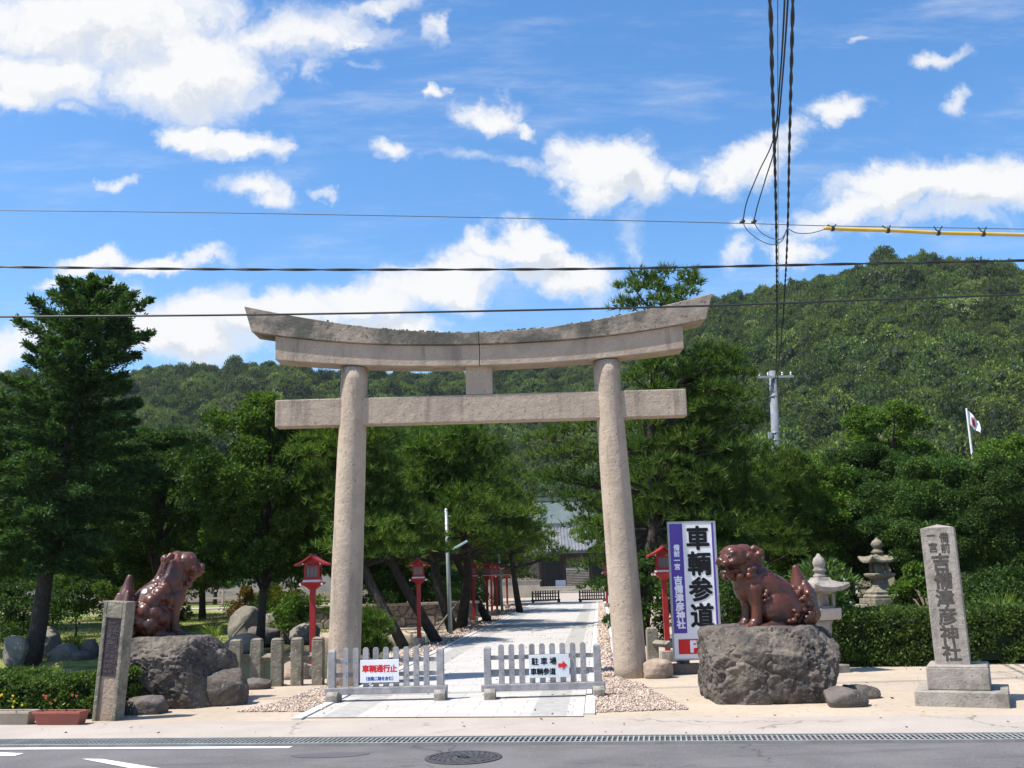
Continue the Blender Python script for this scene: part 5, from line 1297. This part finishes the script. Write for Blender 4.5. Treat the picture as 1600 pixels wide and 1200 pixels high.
put(pB, at(702, 46), .9, 1.42, 'tall pine behind the nearer lamp post', G_P)
put(pC, at(775, 56), 3.9, 1.30, 'tall pine behind the three bunched red lanterns', G_P)
# the tall pine whose head stands above the torii
ht = top_h(1040, 428, 24.2); px_ = D(1000, 900, 24.2).x; xt = D(1030, 470, 24.2).x-px_
R = random.Random(9); pads = []
for (px, py, r) in ((1000, 432, .28), (1040, 428, .34), (1075, 438, .34), (1090, 436, .2), (985, 455, .34), (1015, 450, .42), (1050, 455, .42), (1065, 462, .3), (975, 472, .28), (1000, 474, .42), (1035, 478, .42), (1062, 480, .34), (1020, 440, .3)):
    q = D(px, py, 24.2); pads.append(((q.x-px_, R.uniform(-.45, .45), q.z-.05), r, .16))
for (px, py, r) in ((846, 684, .36), (878, 672, .45), (915, 668, .5), (862, 712, .42), (898, 705, .5), (930, 720, .5), (852, 742, .34), (884, 744, .48), (916, 752, .5), (900, 778, .42), (925, 790, .5), (914, 818, .36), (932, 842, .42), (935, 880, .42), (940, 915, .4), (960, 640, .5), (925, 632, .4)):
    q = D(px, py, 24.2); pads.append(((q.x-px_, R.uniform(-.5, .6), q.z-.05), r*1.15, .2))
for (px, py, r) in ((988, 600, .42), (1012, 582, .48), (1042, 575, .5), (1072, 590, .5), (1025, 615, .5), (1060, 628, .5), (1095, 640, .5), (998, 668, .45), (1015, 700, .5), (1045, 720, .5), (1010, 745, .5), (1035, 770, .5), (1012, 800, .5), (1075, 690, .5), (1000, 540, .3), (1035, 535, .36), (1018, 508, .3)):
    q = D(px, py, 24.2); pads.append(((q.x-px_, R.uniform(-.75, -.1), q.z-.05), r*1.15, .22))
for c, r, th in pine_pads(6.7, 1.75, 1.0, 17, 78, (xt*2.6, 0), (.5, .9)): pads.append((c, r, th))
pT = pine_tree('pine_tree', lp(ht-.35, xt, 0, 10, .10, 4), [.22, .20, .18, .165, .15, .135, .12, .10, .08, .05, .025], pads, 13, needle_dark, 105, 8, .21, .028)
put(pT, (px_, 24.2, 0), 0, 1, 'tallest pine, its flat sparse head standing above the torii beam', G_P)
# right-hand woodland
G_R = 'trees on the right behind the hedge'
put(pC, at(1095, 26), 4.2, .84, 'dark pine behind the tall purple sign', G_R)
put(pA, at(1150, 29), 3.3, .80, 'leaning pine below the utility pole', G_R)
put(pC, at(1165, 33), .9, .74, 'pine standing behind the right lion dog', G_R)
put(up_b, at(1408, 33), .6, .90, 'tallest bright broad tree right of the utility pole', G_R)
put(mid_b, at(1268, 31), 1.1, .74, 'green tree behind the grey stone lantern', G_R)
put(mid_b, at(1330, 38), 2.6, .88, 'green tree between the utility pole and the tallest broad tree', G_R)
put(dark_b, at(1370, 31), 3.0, .78, 'small dark tree above the stepped stone lantern', G_R)
put(mid_b, at(1550, 32), 4.4, .72, 'broad green tree below the flag', G_R)
put(dark_b, at(1470, 27.5), 5.2, .67, 'dark tree directly behind the inscribed pillar', G_R)
put(dark_b, at(1605, 25), 1.9, .62, 'dark low tree at the right edge behind the hedge', G_R)
put(mid_b, at(1650, 34), .5, .90, 'tall green tree at the right edge of the picture', G_R)
put(up_b, at(1240, 44), 2.2, .78, 'bright tree far behind the utility pole', G_R)
put(up_b, at(1480, 45), 3.1, .82, 'bright tree far behind, left of the flag', G_R)
# far row under the hills
G_F = 'far row of trees at the foot of the hills'
k = 0
R = random.Random(12)
for px in range(-120, 1760, 74):
    Y = R.uniform(66, 88) if px < 760 or px > 960 else R.uniform(116, 130)
    if 820 < px < 930: continue
    o = put([dark_b, mid_b, up_b, mid_b][k % 4], at(px+R.uniform(-15, 15), Y), R.uniform(0, 6), R.uniform(1.0, 1.22), 'green tree in the far row at the foot of the hills', G_F); k += 1
# shrubs
def shrub(name, label, loc, h, r, seed, n, lm, leaf=.07, nclump=40, bm=bark, cat='shrub', asp=.5, base=.15, **kw):
    o = broad_tree(name, h, r, base, seed, n, lm, .035, leaf=leaf, nclump=nclump, bm=bm, asp=asp, crs=(.18, .34), **kw)
    return put(o, loc, 0, 1, label, None, cat)
shrub('shrub', 'yellow green maple shrub behind the left lion dog head', at(262, 36), 2.2, 1.5, 51, 9000, leaf_yellow, .11)
shrub('small_tree', 'small yellow green tree with a thin pale trunk on the lawn', (G(325, 964).x, G(325, 964).y*.85, .1), 1.9, .75, 52, 5000, leaf_yellow, .09, base=.8, bm=bark_pale, cat='tree')
shrub('small_tree', 'small dark tree on the lawn left of the inscribed post', at(122, 34), 2.0, 1.1, 53, 7000, leaf_mid, .10, base=.75, cat='tree')
shrub('shrub', 'reddish maple shrub just left of the thin tree trunk', at(384, 31), 1.45, .36, 54, 2200, leaf_red, .08, base=.4)
shrub('shrub', 'olive green shrub between the thin trunk and the nearest red lantern', at(440, 33), 1.5, .85, 55, 7000, leaf_yellow, .08)
shrub('shrub', 'round green shrub left of the nearest red lantern pole', at(466, 29), 1.15, .7, 56, 7000, leaf_mid, .07)
shrub('shrub', 'dark shrub behind the pond right of the left pillar', at(590, 36), 1.9, 1.6, 57, 11000, leaf_dark, .10)
shrub('shrub', 'dark shrub behind the second red lantern', at(668, 42), 1.7, 1.8, 58, 11000, leaf_dark, .10)
shrub('shrub', 'dark shrub behind the thick trunked pine by the path', at(716, 46), 1.7, 1.6, 70, 10000, leaf_dark, .10)
shrub('shrub', 'dark shrub at the left edge behind the rounded rock', at(15, 31), 1.7, 1.6, 59, 10000, leaf_dark, .10)
shrub('shrub', 'dark shrub on the lawn behind the inscribed post', at(195, 40), 1.9, 1.6, 60, 10000, leaf_dark, .10)
shrub('shrub', 'low dark shrub below the pale rail fence', at(420, 47), .8, 2.2, 61, 12000, leaf_dark, .10)
shrub('shrub', 'dark shrub behind the right pillar foot', at(1000, 23.5), 1.9, .8, 62, 9000, leaf_dark, .08)
shrub('shrub', 'dark green shrub between the purple sign and the right lion dog', at(1135, 20.5), 1.9, 1.0, 63, 14000, leaf_dark, .08)
shrub('oleander_bush', 'pale green oleander bush with white flowers behind the stone lantern', (D(1294, 930, 18.2).x, 18.2, 0), 1.66, .56, 64, 4200, oleander_leaf, .15, 36, asp=.2, droop=-.3)
shrub('shrub', 'leafy bush left of the inscribed pillar behind the hedge', (D(1444, 930, 20).x, 20, 0), 1.55, .56, 65, 11000, leaf_mid, .075)
shrub('shrub', 'dark bush behind the right boulder and the stone lantern', at(1225, 21.5), 1.5, 1.1, 66, 12000, leaf_dark, .08)
shrub('shrub', 'dark bush beside the stepped stone lantern', at(1330, 31), 1.6, 1.0, 67, 11000, leaf_dark, .08)
shrub('shrub', 'dark bush at the right edge behind the hedge', at(1600, 22), 1.35, 1.2, 68, 12000, leaf_dark, .08)
shrub('shrub', 'dark bush behind the hedge right of the inscribed pillar', at(1515, 23), 1.2, 1.1, 69, 12000, leaf_dark, .08)
pine_b = pine_tree('dwarf_pine', lp(.75, .1, 0, 4, .03, 1), [.05, .045, .035, .025, .012], pine_pads(.95, .62, .25, 23, 26, (0, 0), (.22, .34)), 31, needle_m, 150, 9, .13, .014)
put(pine_b, (G(603, 1020).x, 20.6, -.1), 0, 1, 'low round dwarf pine on the pond bank behind the left barricade', None, 'pine')
# oleander flowers
rng = np.random.default_rng(77); C = []
fo = [o for o in bpy.data.objects if o.name.startswith('oleander_bush')][0]
for k in range(26):
    a = rng.uniform(0, 6.28); zz = rng.uniform(.9, 1.6); r = .55*math.sqrt(max(.05, 1-((zz-.9)/.8)**2)); C.append((r*math.cos(a), -abs(r*math.sin(a)), zz))
v, f = clump_leaves(C, np.full(26, .035), 14, .05, .7, rng, 1, -.2, .1)
link('blossoms', np_mesh('blossoms', v, f), white_paint, fo)
# props: bamboo poles holding the pines
for lb, p, q, r, m in (('pale pole propping the leaning pine by the nearer lamp post', G(672, 998), D(716, 940, 30.5), .028, bark_pale), ('yellow bamboo prop behind the oleander bush', (D(1335, 975, 20).x, 20, 0), D(1313, 905, 20), .03, yellow_guard), ('bare broken branch leaning over the pond bank', G(350, 1012), D(398, 955, 29.5), .03, bark_pale)):
    p, q = Vector(p), Vector(q); b = MB(); b.tube([(0, 0, 0), (q-p)*.5+Vector((0, 0, .02)), q-p], [r, r*.95, r*.8], 8); tag(b.build('prop_pole', m, loc=p), lb, 'pole')

# ------------------------------------------------------------------ forest on the hills: one mass, grown from a few crowns
def hill_crown(seed, n=1500, asp=.6):
    rng = np.random.default_rng(seed); k = 26; C = []; Rr = []
    for i in range(k):
        a = i*2.399; u = (i+.5)/k; z = 1-1.15*u; r = math.sqrt(max(0, 1-z*z))*rng.uniform(.72, 1.05)
        C.append((r*math.cos(a)*.9, r*math.sin(a)*.9, z*rng.uniform(.65, .95)+.1)); Rr.append(rng.uniform(.22, .42))
    v, f = clump_leaves(C, Rr, n, .115, asp, rng, .85, .15, .6, .7)
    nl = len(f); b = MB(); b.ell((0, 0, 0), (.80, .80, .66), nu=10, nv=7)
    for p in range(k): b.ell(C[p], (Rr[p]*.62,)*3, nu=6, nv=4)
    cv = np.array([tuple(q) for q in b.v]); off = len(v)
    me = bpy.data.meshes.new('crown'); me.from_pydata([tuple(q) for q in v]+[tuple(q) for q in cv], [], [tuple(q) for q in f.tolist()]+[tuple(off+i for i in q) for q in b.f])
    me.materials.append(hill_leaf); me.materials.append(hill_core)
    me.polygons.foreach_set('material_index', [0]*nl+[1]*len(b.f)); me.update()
    return bpy.data.objects.new('forest_crown', me)
protos = [hill_crown(s, n) for s, n in ((1, 2600), (2, 2600), (3, 2300), (4, 2900))]
R = random.Random(5); pts = []; rots = []; scl = []; kind = []
a0, a1 = rad(-37), rad(37); r_ = HR0-12
t = -.02
while t < 1.12:
    rr = HR0+t*250; step = 3.7+1.0*sstep(.2, 1., t)
    na = int((a1-a0)*rr/step)
    for i in range(na):
        a = a0+(a1-a0)*(i+R.random())/na; tt = t+R.uniform(-.5, .5)*step/250
        x, y, z = hill_at(a, max(0., tt))
        s = R.uniform(1.9, 3.6)*(1.4 if R.random() < .16 else 1)*(1+.25*noise.noise((x*.03, y*.03, 2)))
        pts.append((x, y, z+s*.35)); rots.append((R.uniform(-.15, .15), R.uniform(-.15, .15), R.uniform(0, 6.28))); scl.append((s*R.uniform(.85, 1.15), s*R.uniform(.85, 1.15), s*R.uniform(1.0, 1.7))); kind.append(R.randrange(4))
    t += step*.85/250
me = bpy.data.meshes.new('forest'); me.from_pydata(pts, [], [])
at_ = me.attributes.new('rot', 'FLOAT_VECTOR', 'POINT'); at_.data.foreach_set('vector', np.array(rots, np.float32).ravel())
at_ = me.attributes.new('scl', 'FLOAT_VECTOR', 'POINT'); at_.data.foreach_set('vector', np.array(scl, np.float32).ravel())
at_ = me.attributes.new('kind_index', 'INT', 'POINT'); at_.data.foreach_set('value', np.array(kind, np.int32))
fo = bpy.data.objects.new('forest', me); COL.objects.link(fo); fo['kind'] = 'stuff'; fo['label'] = 'green broadleaf forest covering the hills behind the shrine'
ng = bpy.data.node_groups.new('forest_nodes', 'GeometryNodeTree')
ng.interface.new_socket('Geometry', in_out='INPUT', socket_type='NodeSocketGeometry'); ng.interface.new_socket('Geometry', in_out='OUTPUT', socket_type='NodeSocketGeometry')
gi = ng.nodes.new('NodeGroupInput'); go = ng.nodes.new('NodeGroupOutput')
iop = ng.nodes.new('GeometryNodeInstanceOnPoints'); gti = ng.nodes.new('GeometryNodeGeometryToInstance')
for p in reversed(protos):
    oi = ng.nodes.new('GeometryNodeObjectInfo'); oi.inputs['Object'].default_value = p; ng.links.new(oi.outputs['Geometry'], gti.inputs[0])
def nattr(nm, ty):
    n = ng.nodes.new('GeometryNodeInputNamedAttribute'); n.data_type = ty; n.inputs[0].default_value = nm; return n.outputs[0]
iop.inputs['Pick Instance'].default_value = True
ng.links.new(gi.outputs[0], iop.inputs['Points']); ng.links.new(gti.outputs[0], iop.inputs['Instance'])
ng.links.new(nattr('kind_index', 'INT'), iop.inputs['Instance Index']); ng.links.new(nattr('scl', 'FLOAT_VECTOR'), iop.inputs['Scale'])
e2r = ng.nodes.new('FunctionNodeEulerToRotation'); ng.links.new(nattr('rot', 'FLOAT_VECTOR'), e2r.inputs[0]); ng.links.new(e2r.outputs[0], iop.inputs['Rotation'])
ng.links.new(iop.outputs[0], go.inputs[0])
md = fo.modifiers.new('grow', 'NODES'); md.node_group = ng
print('forest trees', len(pts))

# ------------------------------------------------------------------ the air between here and the hills
hb = MB().box((0, 300, 99), (1900, 1100, 210)); hz_o = hb.build('haze', None); hz_o['kind'] = 'stuff'
hm = bpy.data.materials.new('thin_haze'); hm.use_nodes = True; N = NT(hm.node_tree); hm.node_tree.nodes.clear()
pv_ = N.n('ShaderNodeVolumePrincipled', {'Color': (.80, .88, 1.0, 1), 'Density': .00010, 'Anisotropy': .2})
N.n('ShaderNodeOutputMaterial', {'Volume': pv_.outputs[0]}); hz_o.data.materials.append(hm)
